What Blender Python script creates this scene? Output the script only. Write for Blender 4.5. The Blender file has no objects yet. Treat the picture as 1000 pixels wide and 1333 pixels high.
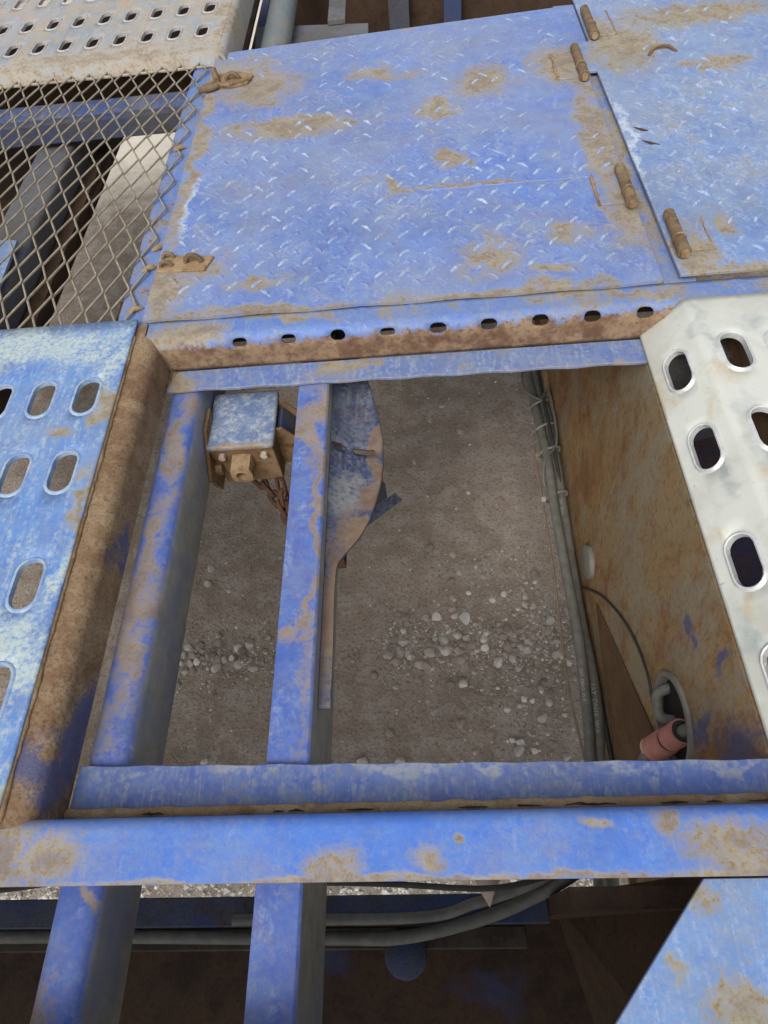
import bpy, math, random
from mathutils import Vector, Matrix, noise
rnd = random.Random(7)
S = bpy.context.scene
COL = S.collection

# ------------------------------------------------------------------ camera, light, exposure
cam_d = bpy.data.cameras.new('camera'); cam = bpy.data.objects.new('camera', cam_d); COL.objects.link(cam)
cam_d.sensor_fit = 'HORIZONTAL'; cam_d.sensor_width = 36; cam_d.lens = 36 * .86
cam_d.clip_start = .01; cam_d.clip_end = 200
Rm = Matrix(((0.99608, 0.05414, 0.06996), (-0.00698, 0.83646, -0.54798), (-0.08819, 0.54534, 0.83356))).to_4x4()
cam.matrix_world = Matrix.Translation((0, 0, .65)) @ Rm
S.camera = cam

SUN_EL, SUN_AZ = math.radians(52), math.radians(200)      # azimuth clockwise from +Y (the sun stands behind the viewer, a little left)
w = bpy.data.worlds.new('World'); S.world = w; w.use_nodes = True
wn = w.node_tree.nodes; wl = w.node_tree.links; wn.clear()
wo = wn.new('ShaderNodeOutputWorld'); wb = wn.new('ShaderNodeBackground'); ws = wn.new('ShaderNodeTexSky')
ws.sky_type = 'NISHITA'; ws.sun_disc = False; ws.sun_elevation = SUN_EL; ws.sun_rotation = SUN_AZ
ws.air_density = 1.0; ws.dust_density = 4.0; ws.ozone_density = 1.0
wh = wn.new('ShaderNodeHueSaturation'); wh.inputs['Saturation'].default_value = .35       # a hazy white overcast
wl.new(ws.outputs[0], wh.inputs['Color']); wl.new(wh.outputs[0], wb.inputs[0]); wl.new(wb.outputs[0], wo.inputs[0])
wb.inputs[1].default_value = .12
sun_d = bpy.data.lights.new('sun', 'SUN'); sun = bpy.data.objects.new('sun', sun_d); COL.objects.link(sun)
sun_d.energy = 1.0; sun_d.angle = math.radians(30); sun_d.color = (1, .96, .9)
sd = Vector((math.sin(SUN_AZ) * math.cos(SUN_EL), math.cos(SUN_AZ) * math.cos(SUN_EL), math.sin(SUN_EL)))
sun.rotation_euler = sd.to_track_quat('Z', 'Y').to_euler(); sun.location = (0, -3, 6)
vs = S.view_settings; vs.view_transform = 'Standard'; vs.look = 'None'; vs.gamma = 1; vs.exposure = 0.55; vs.use_curve_mapping = False

# ------------------------------------------------------------------ materials
class G:
    def __init__(s, name):
        s.m = bpy.data.materials.new(name); s.m.use_nodes = True; s.t = s.m.node_tree; s.n = s.t.nodes; s.n.clear()
        s.out = s.n.new('ShaderNodeOutputMaterial'); s.b = s.n.new('ShaderNodeBsdfPrincipled')
        s.t.links.new(s.b.outputs[0], s.out.inputs[0])
        s.geo = s.n.new('ShaderNodeNewGeometry'); s.pos = s.npos = s.geo.outputs['Position']
    def put(s, sock, v):
        if isinstance(v, bpy.types.NodeSocket): s.t.links.new(v, sock)
        elif isinstance(v, (tuple, list)) and len(v) == 3 and sock.type == 'RGBA': sock.default_value = (*v, 1)
        else: sock.default_value = v
    def vm(s, op, a, b=None, c=None):
        n = s.n.new('ShaderNodeVectorMath'); n.operation = op; s.put(n.inputs[0], a)
        if b is not None: s.put(n.inputs[1], b)
        if c is not None: s.put(n.inputs[2], c)
        return n.outputs['Value'] if op in ('LENGTH', 'DOT_PRODUCT', 'DISTANCE') else n.outputs[0]
    def ma(s, op, a, b=0., c=0., clamp=False):
        n = s.n.new('ShaderNodeMath'); n.operation = op; n.use_clamp = clamp
        for i, v in enumerate((a, b, c)): s.put(n.inputs[i], v)
        return n.outputs[0]
    def noise(s, scale, detail=5, rough=.6, stretch=None, dist=0., off=0.):
        v = s.npos
        if stretch: v = s.vm('MULTIPLY', v, stretch)
        if off: v = s.vm('ADD', v, (off, off * .7, off * 1.3))
        n = s.n.new('ShaderNodeTexNoise'); s.put(n.inputs['Vector'], v)
        n.inputs['Scale'].default_value = scale; n.inputs['Detail'].default_value = detail
        n.inputs['Roughness'].default_value = rough; n.inputs['Distortion'].default_value = dist
        return n.outputs['Fac']
    def voro(s, scale, feature='F1', out='Distance'):
        n = s.n.new('ShaderNodeTexVoronoi'); n.feature = feature; s.put(n.inputs['Vector'], s.pos); n.inputs['Scale'].default_value = scale
        return n.outputs[out]
    def step(s, v, lo, hi):
        n = s.n.new('ShaderNodeMapRange'); n.interpolation_type = 'SMOOTHSTEP'
        s.put(n.inputs['Value'], v); n.inputs['From Min'].default_value = lo; n.inputs['From Max'].default_value = hi
        return n.outputs['Result']
    def mix(s, f, a, b):
        n = s.n.new('ShaderNodeMix'); n.data_type = 'RGBA'; s.put(n.inputs[0], f); s.put(n.inputs[6], a); s.put(n.inputs[7], b)
        return n.outputs[2]
    def mixf(s, f, a, b):
        return s.ma('ADD', a, s.ma('MULTIPLY', f, s.ma('SUBTRACT', b, a)))
    def patches(s, pts, n, jag=3.2, sharp=1.7, warp=.12, core=None):
        acc = None
        wn_ = s.n.new('ShaderNodeTexNoise'); s.put(wn_.inputs['Vector'], s.pos); wn_.inputs['Scale'].default_value = 14.; wn_.inputs['Detail'].default_value = 5.
        wp = s.vm('MULTIPLY_ADD', s.vm('SUBTRACT', wn_.outputs['Color'], (.5, .5, .5)), (warp, warp, warp), s.pos)
        for p in pts:
            cx, cy, rx, ry = p[:4]; cz, sz = (p[4], 1 / p[5]) if len(p) > 5 else (0, 0)
            d = s.vm('LENGTH', s.vm('MULTIPLY_ADD', wp, (1 / rx, 1 / ry, sz), (-cx / rx, -cy / ry, -cz * sz)))
            v = s.ma('SUBTRACT', 1., d)
            acc = v if acc is None else s.ma('MAXIMUM', acc, v)
        acc = s.ma('MAXIMUM', acc, -1.5)
        v = s.ma('ADD', acc, s.ma('MULTIPLY', s.ma('SUBTRACT', n, .5), jag))
        if core is None: return s.ma('MULTIPLY', v, sharp, clamp=True)
        v2 = s.ma('ADD', s.ma('SUBTRACT', acc, .42), s.ma('MULTIPLY', s.ma('SUBTRACT', core, .5), 4.5))
        return s.ma('MULTIPLY', v, sharp, clamp=True), s.ma('MULTIPLY', v2, 2.2, clamp=True)
    def edge(s, r=.004, k=6., n=None):
        bv = s.n.new('ShaderNodeBevel'); bv.samples = 4; bv.inputs['Radius'].default_value = r
        d = s.ma('SUBTRACT', 1., s.vm('DOT_PRODUCT', bv.outputs[0], s.geo.outputs['Normal']))
        d = s.ma('MULTIPLY', d, k)
        if n is not None: d = s.ma('MULTIPLY', d, s.step(n, .35, .62))
        return s.ma('MINIMUM', d, 1.)
    def fin(s, col, rough=.6, metal=0., bump=None, strength=.3, dist=.002, spec=.5):
        s.put(s.b.inputs['Base Color'], col); s.put(s.b.inputs['Roughness'], rough); s.put(s.b.inputs['Metallic'], metal)
        s.b.inputs['Specular IOR Level'].default_value = spec
        if bump is not None:
            bn = s.n.new('ShaderNodeBump'); bn.inputs['Strength'].default_value = strength; bn.inputs['Distance'].default_value = dist
            s.put(bn.inputs['Height'], bump); s.t.links.new(bn.outputs[0], s.b.inputs['Normal'])
        return s.m

TAN = (.37, .31, .165); TAN2 = (.285, .215, .105); RUST = (.18, .095, .040); MUD = (.25, .19, .13)

def paint(name, blue=(.085, .155, .55), blue2=(.13, .21, .60), pale=(.42, .50, .62), pale_amt=.5, pale_lo=.5,
          dust=.35, dust_lo=.52, pts=None, dirt=TAN, dirt2=TAN2, haze=0., hazecol=(.36, .38, .45), edge=.7, edge_r=.003,
          rust_below=None, pale_pts=None, rough=.5, scratch=(6, 1, 1), fleck=.0, jag=3.8, tanfilm=.36, scr=.07, warp=.11, flank=None):
    g = G(name)
    nb = g.noise(6, 8, .66); nm = g.noise(34, 7, .68, off=3.); nf = g.noise(150, 6, .7, off=9.); nv = g.noise(520, 3, .6, off=19.)
    ns = g.noise(16, 8, .75, stretch=scratch, dist=.9, off=5.); nt = g.noise(3.2, 6, .6, off=31.)
    jn = g.ma('ADD', g.ma('MULTIPLY', nb, .30), g.ma('ADD', g.ma('MULTIPLY', nm, .38), g.ma('MULTIPLY', nf, .32)))
    bl = lambda q: (q[0] * .86, q[1] * .98, q[2] * .84)
    c = g.mix(g.step(nm, .3, .7), bl(blue), bl(blue2))
    hz = g.ma('MULTIPLY', g.step(g.ma('ADD', g.ma('MULTIPLY', nt, .6), g.ma('MULTIPLY', jn, .4)), .40, .60), haze)
    c = g.mix(hz, c, hazecol)
    film = g.ma('MULTIPLY', g.step(g.ma('ADD', g.ma('MULTIPLY', g.noise(9, 8, .7, off=41.), .6), g.ma('MULTIPLY', nf, .4)), .40, .62), tanfilm)          # thin dried mud film
    c = g.mix(film, c, g.mix(g.step(nm, .4, .6), tuple(x * .95 for x in dirt), (.26, .30, .30)))
    c = g.mix(g.ma('MULTIPLY', g.step(g.noise(5, 7, .65, off=71.), .45, .68), .20), c, (.05, .06, .12))      # grime
    sc = g.ma('MULTIPLY', g.step(ns, pale_lo, pale_lo + .20), pale_amt)
    sc = g.ma('MULTIPLY', sc, g.step(nf, .38, .62))
    if pale_pts:
        pp = g.patches(pale_pts, jn, jag=4.2, sharp=1.6)
        sc = g.ma('MAXIMUM', sc, g.ma('MULTIPLY', pp, g.step(nf, .25, .60)), clamp=True)
    c = g.mix(sc, c, pale)
    for sc_, of_ in ((13., 51.), (38., 61.)):                       # fine curved scratches and scuffs
        rg = g.ma('ABSOLUTE', g.ma('SUBTRACT', g.noise(sc_, 3, .55, dist=1.6, off=of_), .5))
        sm = g.ma('MULTIPLY', g.ma('SUBTRACT', 1., g.step(rg, .004, .022)), g.ma('MULTIPLY', g.step(g.ma('MULTIPLY', nb, g.ma('MULTIPLY', nf, 2.)), .42, .62), scr))
        c = g.mix(sm, c, pale)
    if fleck: c = g.mix(g.ma('MULTIPLY', g.step(nf, .58, .68), fleck), c, dirt)
    mask = g.ma('MULTIPLY', g.step(jn, dust_lo, dust_lo + .07), dust)
    if pts:
        pm, pcore = g.patches(pts, jn, jag=jag, warp=warp, core=g.ma('ADD', g.ma('MULTIPLY', nf, .6), g.ma('MULTIPLY', nm, .4)))
        mask = g.ma('MAXIMUM', mask, g.ma('MULTIPLY', pm, g.mixf(g.step(nf, .30, .62), .62, .94)))
    if edge: mask = g.ma('MAXIMUM', mask, g.ma('MULTIPLY', g.edge(edge_r, 5., jn), edge))
    dcol = g.mix(g.step(nm, .36, .66), dirt, dirt2)
    dcol = g.mix(g.ma('MULTIPLY', g.step(nf, .52, .68), .42), dcol, RUST)
    dcol = g.mix(g.ma('MULTIPLY', g.step(nv, .52, .68), .45), dcol, tuple(min(1, x * 1.35) for x in dirt))
    if pts: dcol = g.mix(g.ma('MULTIPLY', pcore, .42), dcol, g.mix(g.step(nm, .4, .6), (.22, .145, .07), (.15, .085, .04)))
    if rust_below is not None:
        zz = g.n.new('ShaderNodeSeparateXYZ'); g.t.links.new(g.pos, zz.inputs[0])
        zr = g.ma('SUBTRACT', rust_below, zz.outputs[2])
        zr = g.ma('ADD', zr, g.ma('MULTIPLY', g.ma('SUBTRACT', jn, .5), .09))
        zr = g.step(zr, -.003, .008)
        rc = g.mix(g.step(g.noise(22, 7, .7, off=12.), .40, .62), (.30, .20, .12), (.145, .075, .042))
        rc = g.mix(g.ma('MULTIPLY', g.step(nf, .48, .66), .6), rc, (.09, .045, .026))
        mask = g.ma('MULTIPLY', mask, g.ma('SUBTRACT', 1., zr)); c = g.mix(mask, c, dcol); c = g.mix(zr, c, rc); mask = g.ma('MAXIMUM', mask, zr)
    else: c = g.mix(mask, c, dcol)
    if flank:                                   # mud film dried on the upright faces
        nz = g.n.new('ShaderNodeSeparateXYZ'); g.t.links.new(g.geo.outputs['Normal'], nz.inputs[0])
        fm = g.ma('MULTIPLY', g.ma('SUBTRACT', 1., g.step(g.ma('ADD', nz.outputs[2], g.ma('MULTIPLY', g.ma('SUBTRACT', jn, .5), 1.2)), .15, .6)), g.mixf(g.step(nb, .38, .58), .55, .95))
        c = g.mix(fm, c, g.mix(g.step(nm, .35, .65), flank, tuple(x * .75 for x in flank)))
    c = g.mix(g.ma('MULTIPLY', g.step(nv, .35, .75), .16), c, (.09, .09, .07))
    r = g.mixf(mask, g.mixf(sc, g.mixf(film, rough, .75), .62), .9)
    h = g.ma('ADD', g.ma('MULTIPLY', mask, -.30), g.ma('ADD', g.ma('MULTIPLY', nf, .35), g.ma('MULTIPLY', nm, .35)))
    return g.fin(c, r, bump=h, strength=.5, dist=.0022, spec=.4)

def rusty(name, a, b, c3=None, blue=0., bluepts=None, rough=.85, scale=1., fine=.45, strength=.6, light=None, rustpts=None, fine2=0):
    g = G(name)
    if fine2: g.npos = g.vm('MULTIPLY', g.pos, (1, 1., .62))          # rain-washed rust runs down the plate
    nb = g.noise(4.5 * scale, 8, .66, dist=.4); nm = g.noise(24 * scale, 7, .72, off=4.); nf = g.noise(150 * scale, 6, .72, off=8.)
    ns = g.noise(9 * scale, 7, .7, dist=.3, off=14.)
    c = g.mix(g.step(nb, .38, .62), a, b)
    if c3:
        c = g.mix(g.ma('MULTIPLY', g.step(ns, .48, .66), .75), c, c3); c = g.mix(g.ma('MULTIPLY', g.step(nm, .50, .68), .3 if fine2 else .7), c, c3)
    if light: c = g.mix(g.ma('MULTIPLY', g.step(g.noise(13 * scale, 7, .7, off=22.), .50, .68), .6), c, light)
    if rustpts:
        jr = g.ma('ADD', g.ma('MULTIPLY', nb, .3), g.ma('ADD', g.ma('MULTIPLY', nm, .4), g.ma('MULTIPLY', nf, .3)))
        c = g.mix(g.ma('MULTIPLY', g.patches(rustpts, jr, 3.6, 1.2, .2), .8), c, (.21, .085, .032))
    if fine2:
        c = g.mix(g.ma('MULTIPLY', g.step(g.noise(60, 7, .75, off=33.), .53, .58), .45), c, (.15, .075, .034))
        c = g.mix(g.ma('MULTIPLY', g.step(g.noise(8, 8, .72, off=37.), .49, .57), .6), c, (.26, .235, .18))
    c = g.mix(g.ma('MULTIPLY', g.step(nf, .46, .68), fine), c, tuple(x * .35 for x in a))
    if bluepts:
        jn = g.ma('ADD', g.ma('MULTIPLY', nb, .3), g.ma('ADD', g.ma('MULTIPLY', nm, .4), g.ma('MULTIPLY', nf, .3)))
        c = g.mix(g.ma('MULTIPLY', g.patches(bluepts, jn, 4., 1.8), blue), c, (.06, .08, .19))
    return g.fin(c, rough, bump=g.ma('ADD', g.ma('MULTIPLY', nm, .5), g.ma('MULTIPLY', nf, .6)), strength=strength, dist=.0025, spec=.25)

def plain(name, col, var=.25, rough=.6, metal=0., scale=40., col2=None, bump=.2, spec=.4):
    g = G(name); n = g.noise(scale, 6, .65); nf = g.noise(scale * 6, 3, .6, off=4)
    c2 = col2 or tuple(x * (1 - var) for x in col)
    c = g.mix(g.step(n, .35, .65), col, c2)
    return g.fin(c, g.mixf(nf, rough - .08, rough + .1), metal, g.ma('ADD', g.ma('MULTIPLY', n, .5), g.ma('MULTIPLY', nf, .5)), bump, .0015, spec)

M = {}
M['hatch'] = paint('hatch_paint', (.105, .175, .60), (.165, .25, .64), pale=(.47, .54, .66), pale_amt=.55, pale_lo=.52, dust=.5, dust_lo=.535, haze=.32, scr=.28, hazecol=(.29, .33, .47), edge=.55,
    pts=[(.11, .875, .075, .055), (.07, 1.16, .03, .04), (-.03, 1.10, .022, .035), (-.40, .84, .05, .10), (-.39, .90, .11, .045), (-.2, .795, .25, .022), (.15, .792, .25, .014),
         (.33, 1.2, .045, .30), (.335, .97, .055, .11), (.31, 1.47, .07, .12), (-.36, 1.56, .10, .10), (-.30, 1.50, .11, .12), (-.22, 1.33, .22, .05), (.15, 1.44, .08, .08), (-.05, 1.5, .09, .03), (.05, 1.35, .05, .04), (.24, .93, .05, .03), (-.25, .86, .06, .02), (-.41, 1.3, .02, .5), (.1, 1.072, .25, .008), (.2, .83, .035, .02), (.0, 1.72, .05, .03)],
    pale_pts=[(-.395, 1.10, .012, .10)], scratch=(3, 1.4, 1), fleck=.35)
M['hatch2'] = paint('hatch_paint_weathered', (.13, .21, .60), (.21, .30, .62), pale=(.50, .57, .66), pale_amt=.6, pale_lo=.49, dust=.55, dust_lo=.53, haze=.42, scr=.32, hazecol=(.33, .39, .50), edge=.45,
    pts=[(.44, 1.5, .10, .13), (.40, .84, .05, .07), (.395, 1.55, .04, .12), (.60, 1.62, .22, .07), (.58, 1.40, .10, .035), (.52, .80, .2, .014), (.75, 1.3, .1, .1), (.48, .9, .02, .03)],
    pale_pts=[(.38, 1.15, .010, .18)], scratch=(3, 1.4, 1), fleck=.3)
M['rail_far'] = paint('far_rail_paint', (.10, .18, .58), (.15, .24, .62), pale_amt=.5, dust=.85, dust_lo=.505, rust_below=-.008, edge=.0,
    pts=[(-.35, .76, .10, .035), (-.2, .79, .12, .02), (.25, .785, .15, .015), (.36, 1.1, .022, .34), (.34, .78, .05, .02)])
M['rail_left'] = paint('left_rail_paint', (.07, .13, .42), (.10, .17, .47), pale_amt=.5, dust=.9, dust_lo=.30, dirt=(.36, .26, .16), dirt2=(.28, .18, .10), rust_below=-.012, edge=0,
    pts=[(-.41, .5, .03, .4)])
M['rail_near'] = paint('near_rail_paint', (.065, .165, .66), (.085, .20, .70), pale=(.30, .42, .72), pale_amt=.35, pale_lo=.52, dust=.25, dust_lo=.60, edge=.5, warp=.035, jag=2.6,
    pts=[(-.37, .07, .045, .03), (-.42, .08, .05, .06), (-.1, .054, .035, .022), (.0, .047, .6, .0045), (.24, .07, .05, .022), (.27, .05, .07, .025), (.19, .085, .012, .014), (-.02, .06, .02, .014), (-.2, .046, .2, .005), (.2, .046, .1, .008), (.01, .075, .008, .006), (.13, .09, .02, .006)])
M['ledge_far'] = paint('far_ledge_paint', (.10, .16, .50), (.15, .21, .52), pale=(.36, .42, .5), pale_amt=.7, pale_lo=.45, dust=.6, dust_lo=.52, edge=.9, edge_r=.005,
    pts=[(-.38, .72, .04, .04), (-.12, .72, .06, .02)])
M['ledge_near'] = paint('near_ledge_paint', (.065, .11, .43), (.12, .17, .45), pale=(.27, .30, .36), pale_amt=.8, pale_lo=.44, dust=.35, dust_lo=.50, dirt=(.25, .20, .14), dirt2=(.2, .16, .12), edge=.4,
    pale_pts=[(.0, .158, .5, .010)])
M['beam'] = paint('beam_paint', flank=(.36, .355, .29), blue=(.055, .105, .48), blue2=(.085, .15, .54), pale_amt=.4, dust=.5, dust_lo=.55, dirt=(.31, .25, .17), dirt2=(.25, .19, .12), edge=.25,
    pts=[(-.362, .36, .024, .24), (-.362, .60, .026, .10), (-.165, .62, .03, .10), (-.150, .45, .010, .35), (-.36, .68, .03, .04), (-.37, -.06, .03, .03), (-.16, .30, .016, .03), (-.36, .03, .01, .02)], scratch=(2, 1, 1))
M['beam_side'] = paint('beam_side_paint', (.07, .12, .34), (.12, .17, .36), pale_amt=.2, dust=.9, dust_lo=.44, dirt=(.31, .30, .255), dirt2=(.25, .235, .20), edge=0)
M['plank_blue'] = paint('blue_plank_paint', (.085, .20, .64), (.12, .25, .68), pale=(.44, .52, .50), pale_amt=.7, pale_lo=.44, dust=.35, dust_lo=.56, haze=.4, hazecol=(.28, .36, .47), edge=.25,
    pts=[(-.44, .62, .018, .04), (-.49, .572, .035, .016), (-.44, .44, .018, .02), (-.425, .45, .009, .10), (-.43, .10, .03, .03)],
    pale_pts=[(-.52, .735, .13, .05), (-.44, .70, .03, .10), (-.47, .25, .06, .09), (-.60, .75, .12, .05), (-.55, .22, .10, .10), (-.43, .36, .02, .06), (-.46, .12, .05, .06)])
M['plank_pale'] = paint('dusty_plank_paint', (.25, .29, .44), (.33, .36, .46), pale=(.52, .50, .47), pale_amt=.7, pale_lo=.42, dust=.9, dust_lo=.47, dirt=(.46, .40, .30), dirt2=(.38, .31, .22), haze=.6, hazecol=(.40, .38, .40), edge=.2,
    pts=[(-.7, 1.68, .45, .07), (-.42, 1.8, .035, .25)])
M['deck_plate'] = paint('deck_plate_paint', (.11, .22, .62), (.15, .27, .66), pale=(.40, .48, .64), pale_amt=.6, pale_lo=.46, dust=.35, dust_lo=.55, edge=.8, haze=.3, hazecol=(.27, .36, .55), dirt=(.34, .31, .2), pts=[(.21, .035, .02, .02), (.17, -.01, .012, .02), (.23, -.04, .03, .02)])
g = G('galvanised_plank')
nb, nm, nf = g.noise(6, 6, .6), g.noise(30, 6, .65, off=2), g.noise(150, 4, .6, off=6)
jn = g.ma('ADD', g.ma('MULTIPLY', nb, .5), g.ma('MULTIPLY', nm, .5))
c = g.mix(g.step(nb, .35, .65), (.62, .635, .575), (.51, .525, .47))
c = g.mix(g.ma('MULTIPLY', g.step(jn, .47, .60), .45), c, (.46, .44, .37))
c = g.mix(g.ma('MULTIPLY', g.patches([(.42, .43, .05, .12), (.395, .535, .025, .06), (.46, .70, .035, .025), (.38, .66, .012, .08), (.43, .25, .05, .06), (.345, .46, .01, .05), (.33, .27, .012, .04)], jn, 3.6, .9), .6), c, (.25, .30, .32))
c = g.mix(g.ma('MULTIPLY', g.patches([(.39, .585, .04, .03), (.40, .53, .025, .03), (.36, .57, .015, .04), (.33, .40, .015, .02), (.325, .62, .01, .05), (.385, .45, .02, .03), (.34, .30, .012, .02)], jn, 3.6, 1.1), .6), c, (.52, .40, .24))
c = g.mix(g.ma('MULTIPLY', g.step(nf, .66, .74), .6), c, (.30, .28, .24))
M['galv'] = g.fin(c, g.mixf(nm, .30, .48), .12, g.ma('ADD', g.ma('MULTIPLY', nm, .6), g.ma('MULTIPLY', nf, .3)), .3, .002)
M['rim_galv'] = plain('bare_rim_metal', (.70, .71, .69), .2, .3, .35, 60)
M['rim_blue'] = plain('worn_blue_rim', (.33, .42, .52), .3, .5, .0, 60, (.17, .27, .48))
M['rim_pale'] = plain('dusty_rim', (.45, .42, .40), .3, .6, .0, 60)
M['wall'] = rusty('rusty_side_wall', (.29, .175, .075), (.27, .205, .115), (.185, .085, .034), light=(.32, .26, .165), fine2=1, rustpts=[(.32, .93, .5, .10, -.37, .10), (.32, .78, .5, .05, -.16, .12), (.32, 1.08, .5, .10, -.5, .12), (.32, .205, .5, .02, -.22, .10), (.32, .55, .5, .03, -.5, .08)], blue=.75, bluepts=[(.32, .17, .5, .05, -.13, .10), (.32, .22, .5, .022, -.22, .06), (.32, .26, .5, .02, -.10, .035), (.32, .14, .5, .03, -.3, .2), (.32, .32, .5, .02, -.17, .02)], fine=.35)
M['web'] = rusty('muddy_rusted_web', (.24, .16, .095), (.165, .09, .048), (.33, .24, .145), scale=1.7, fine=.75, strength=.9, light=(.36, .28, .18), blue=.8, bluepts=[(-.39, .43, .5, .05, -.04, .02), (-.39, .20, .5, .07, -.05, .03), (-.39, .145, .5, .03, -.02, .04)])
M['rust'] = rusty('rusty_steel', (.20, .12, .062), (.27, .18, .10), (.12, .055, .025), scale=2.5)
M['rust_tan'] = rusty('tan_rusted_steel', (.36, .26, .15), (.28, .18, .095), (.17, .09, .04), scale=2.5)
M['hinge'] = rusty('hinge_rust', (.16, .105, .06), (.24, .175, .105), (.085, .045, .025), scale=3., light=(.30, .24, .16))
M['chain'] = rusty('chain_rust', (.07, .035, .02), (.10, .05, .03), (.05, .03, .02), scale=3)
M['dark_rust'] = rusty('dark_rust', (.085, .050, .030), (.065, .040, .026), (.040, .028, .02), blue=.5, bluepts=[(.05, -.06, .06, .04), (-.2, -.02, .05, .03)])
M['dark_blue'] = rusty('grimy_blue_steel', (.05, .075, .17), (.09, .095, .11), (.08, .06, .045), scale=1.5)
M['grey_beam'] = rusty('grimy_grey_beam', (.15, .155, .16), (.11, .10, .09), (.13, .15, .22), scale=1.2)
M['box_lid'] = paint('box_lid_paint', (.13, .19, .46), (.20, .27, .50), pale=(.47, .50, .52), pale_amt=1., pale_lo=.40, dust=.4, dust_lo=.56, edge=.9, edge_r=.008, pts=[(-.285, .632, .08, .014)], dirt=(.38, .25, .14), scratch=(3, 3, 3))
M['guard'] = paint('guard_paint', (.022, .035, .12), (.04, .065, .19), pale=(.23, .235, .24), pale_amt=.6, pale_lo=.42, rough=.35, dust=.25, dust_lo=.52, dirt=(.25, .18, .11), dirt2=(.17, .10, .06), edge=.0,
    pts=[(-.066, .60, .013, .13), (-.095, .46, .035, .05), (-.125, .34, .03, .14), (-.075, .52, .02, .04)], pale_pts=[(-.115, .53, .04, .05)])
M['mesh'] = plain('dusty_mesh_steel', (.38, .33, .25), .3, .6, .1, 60, (.27, .22, .155))
M['hose'] = plain('grey_hose_rubber', (.155, .155, .135), .3, .6, 0, 50, (.115, .11, .095))
M['hose_dark'] = plain('dark_cable', (.045, .042, .038), .3, .6, 0, 50)
M['wire'] = plain('tan_wire', (.22, .17, .12), .3, .7, 0, 50)
M['tie'] = plain('grey_tie', (.22, .205, .18), .2, .5)
M['tie_head'] = plain('pale_tie_head', (.42, .40, .36), .2, .5)
M['print'] = plain('hose_print', (.42, .42, .38), .2, .7)
M['red'] = plain('faded_red_plastic', (.50, .22, .185), .15, .7, 0, 40, (.40, .17, .14))
M['port'] = plain('grey_port_rim', (.21, .20, .18), .25, .65, 0, 30)
M['black'] = plain('port_shade_black', (.01, .01, .01), .2, .9)
M['cream'] = plain('pale_plastic', (.50, .42, .34), .2, .6)
g = G('dirt_ground')
nb, nm, nf = g.noise(1.7, 6, .6), g.noise(14, 7, .7, off=2), g.noise(110, 5, .7, off=6)
c = g.mix(g.step(nb, .35, .65), (.33, .265, .21), (.25, .20, .155))
c = g.mix(g.ma('MULTIPLY', g.step(nm, .42, .62), .8), c, (.39, .34, .285))
c = g.mix(g.ma('MULTIPLY', g.step(nf, .50, .62), .65), c, (.17, .13, .10))
c = g.mix(g.ma('MULTIPLY', g.step(g.noise(70, 4, .7, off=15), .63, .72), .55), c, (.42, .36, .30))
c = g.mix(g.patches([(-.3, -.45, 2.5, .62), (-1.6, 4.6, 2.0, 1.7)], nm, .3, 3.), c, (.62, .57, .48))  # the far patch paints sunlit brightness into the soil colour
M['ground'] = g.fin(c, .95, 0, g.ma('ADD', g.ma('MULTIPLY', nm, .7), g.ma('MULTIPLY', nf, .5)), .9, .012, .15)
STN = [plain('stone_%s' % k, c, .25, .9, 0, 30, bump=.5, spec=.15) for k, c in (('grey', (.42, .38, .33)), ('brown', (.33, .27, .22)), ('pale', (.56, .52, .46)), ('dark', (.25, .21, .175)))]
M['pale_gravel'] = plain('pale_gravel', (.76, .72, .64), .3, .9, 0, 30)

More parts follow.
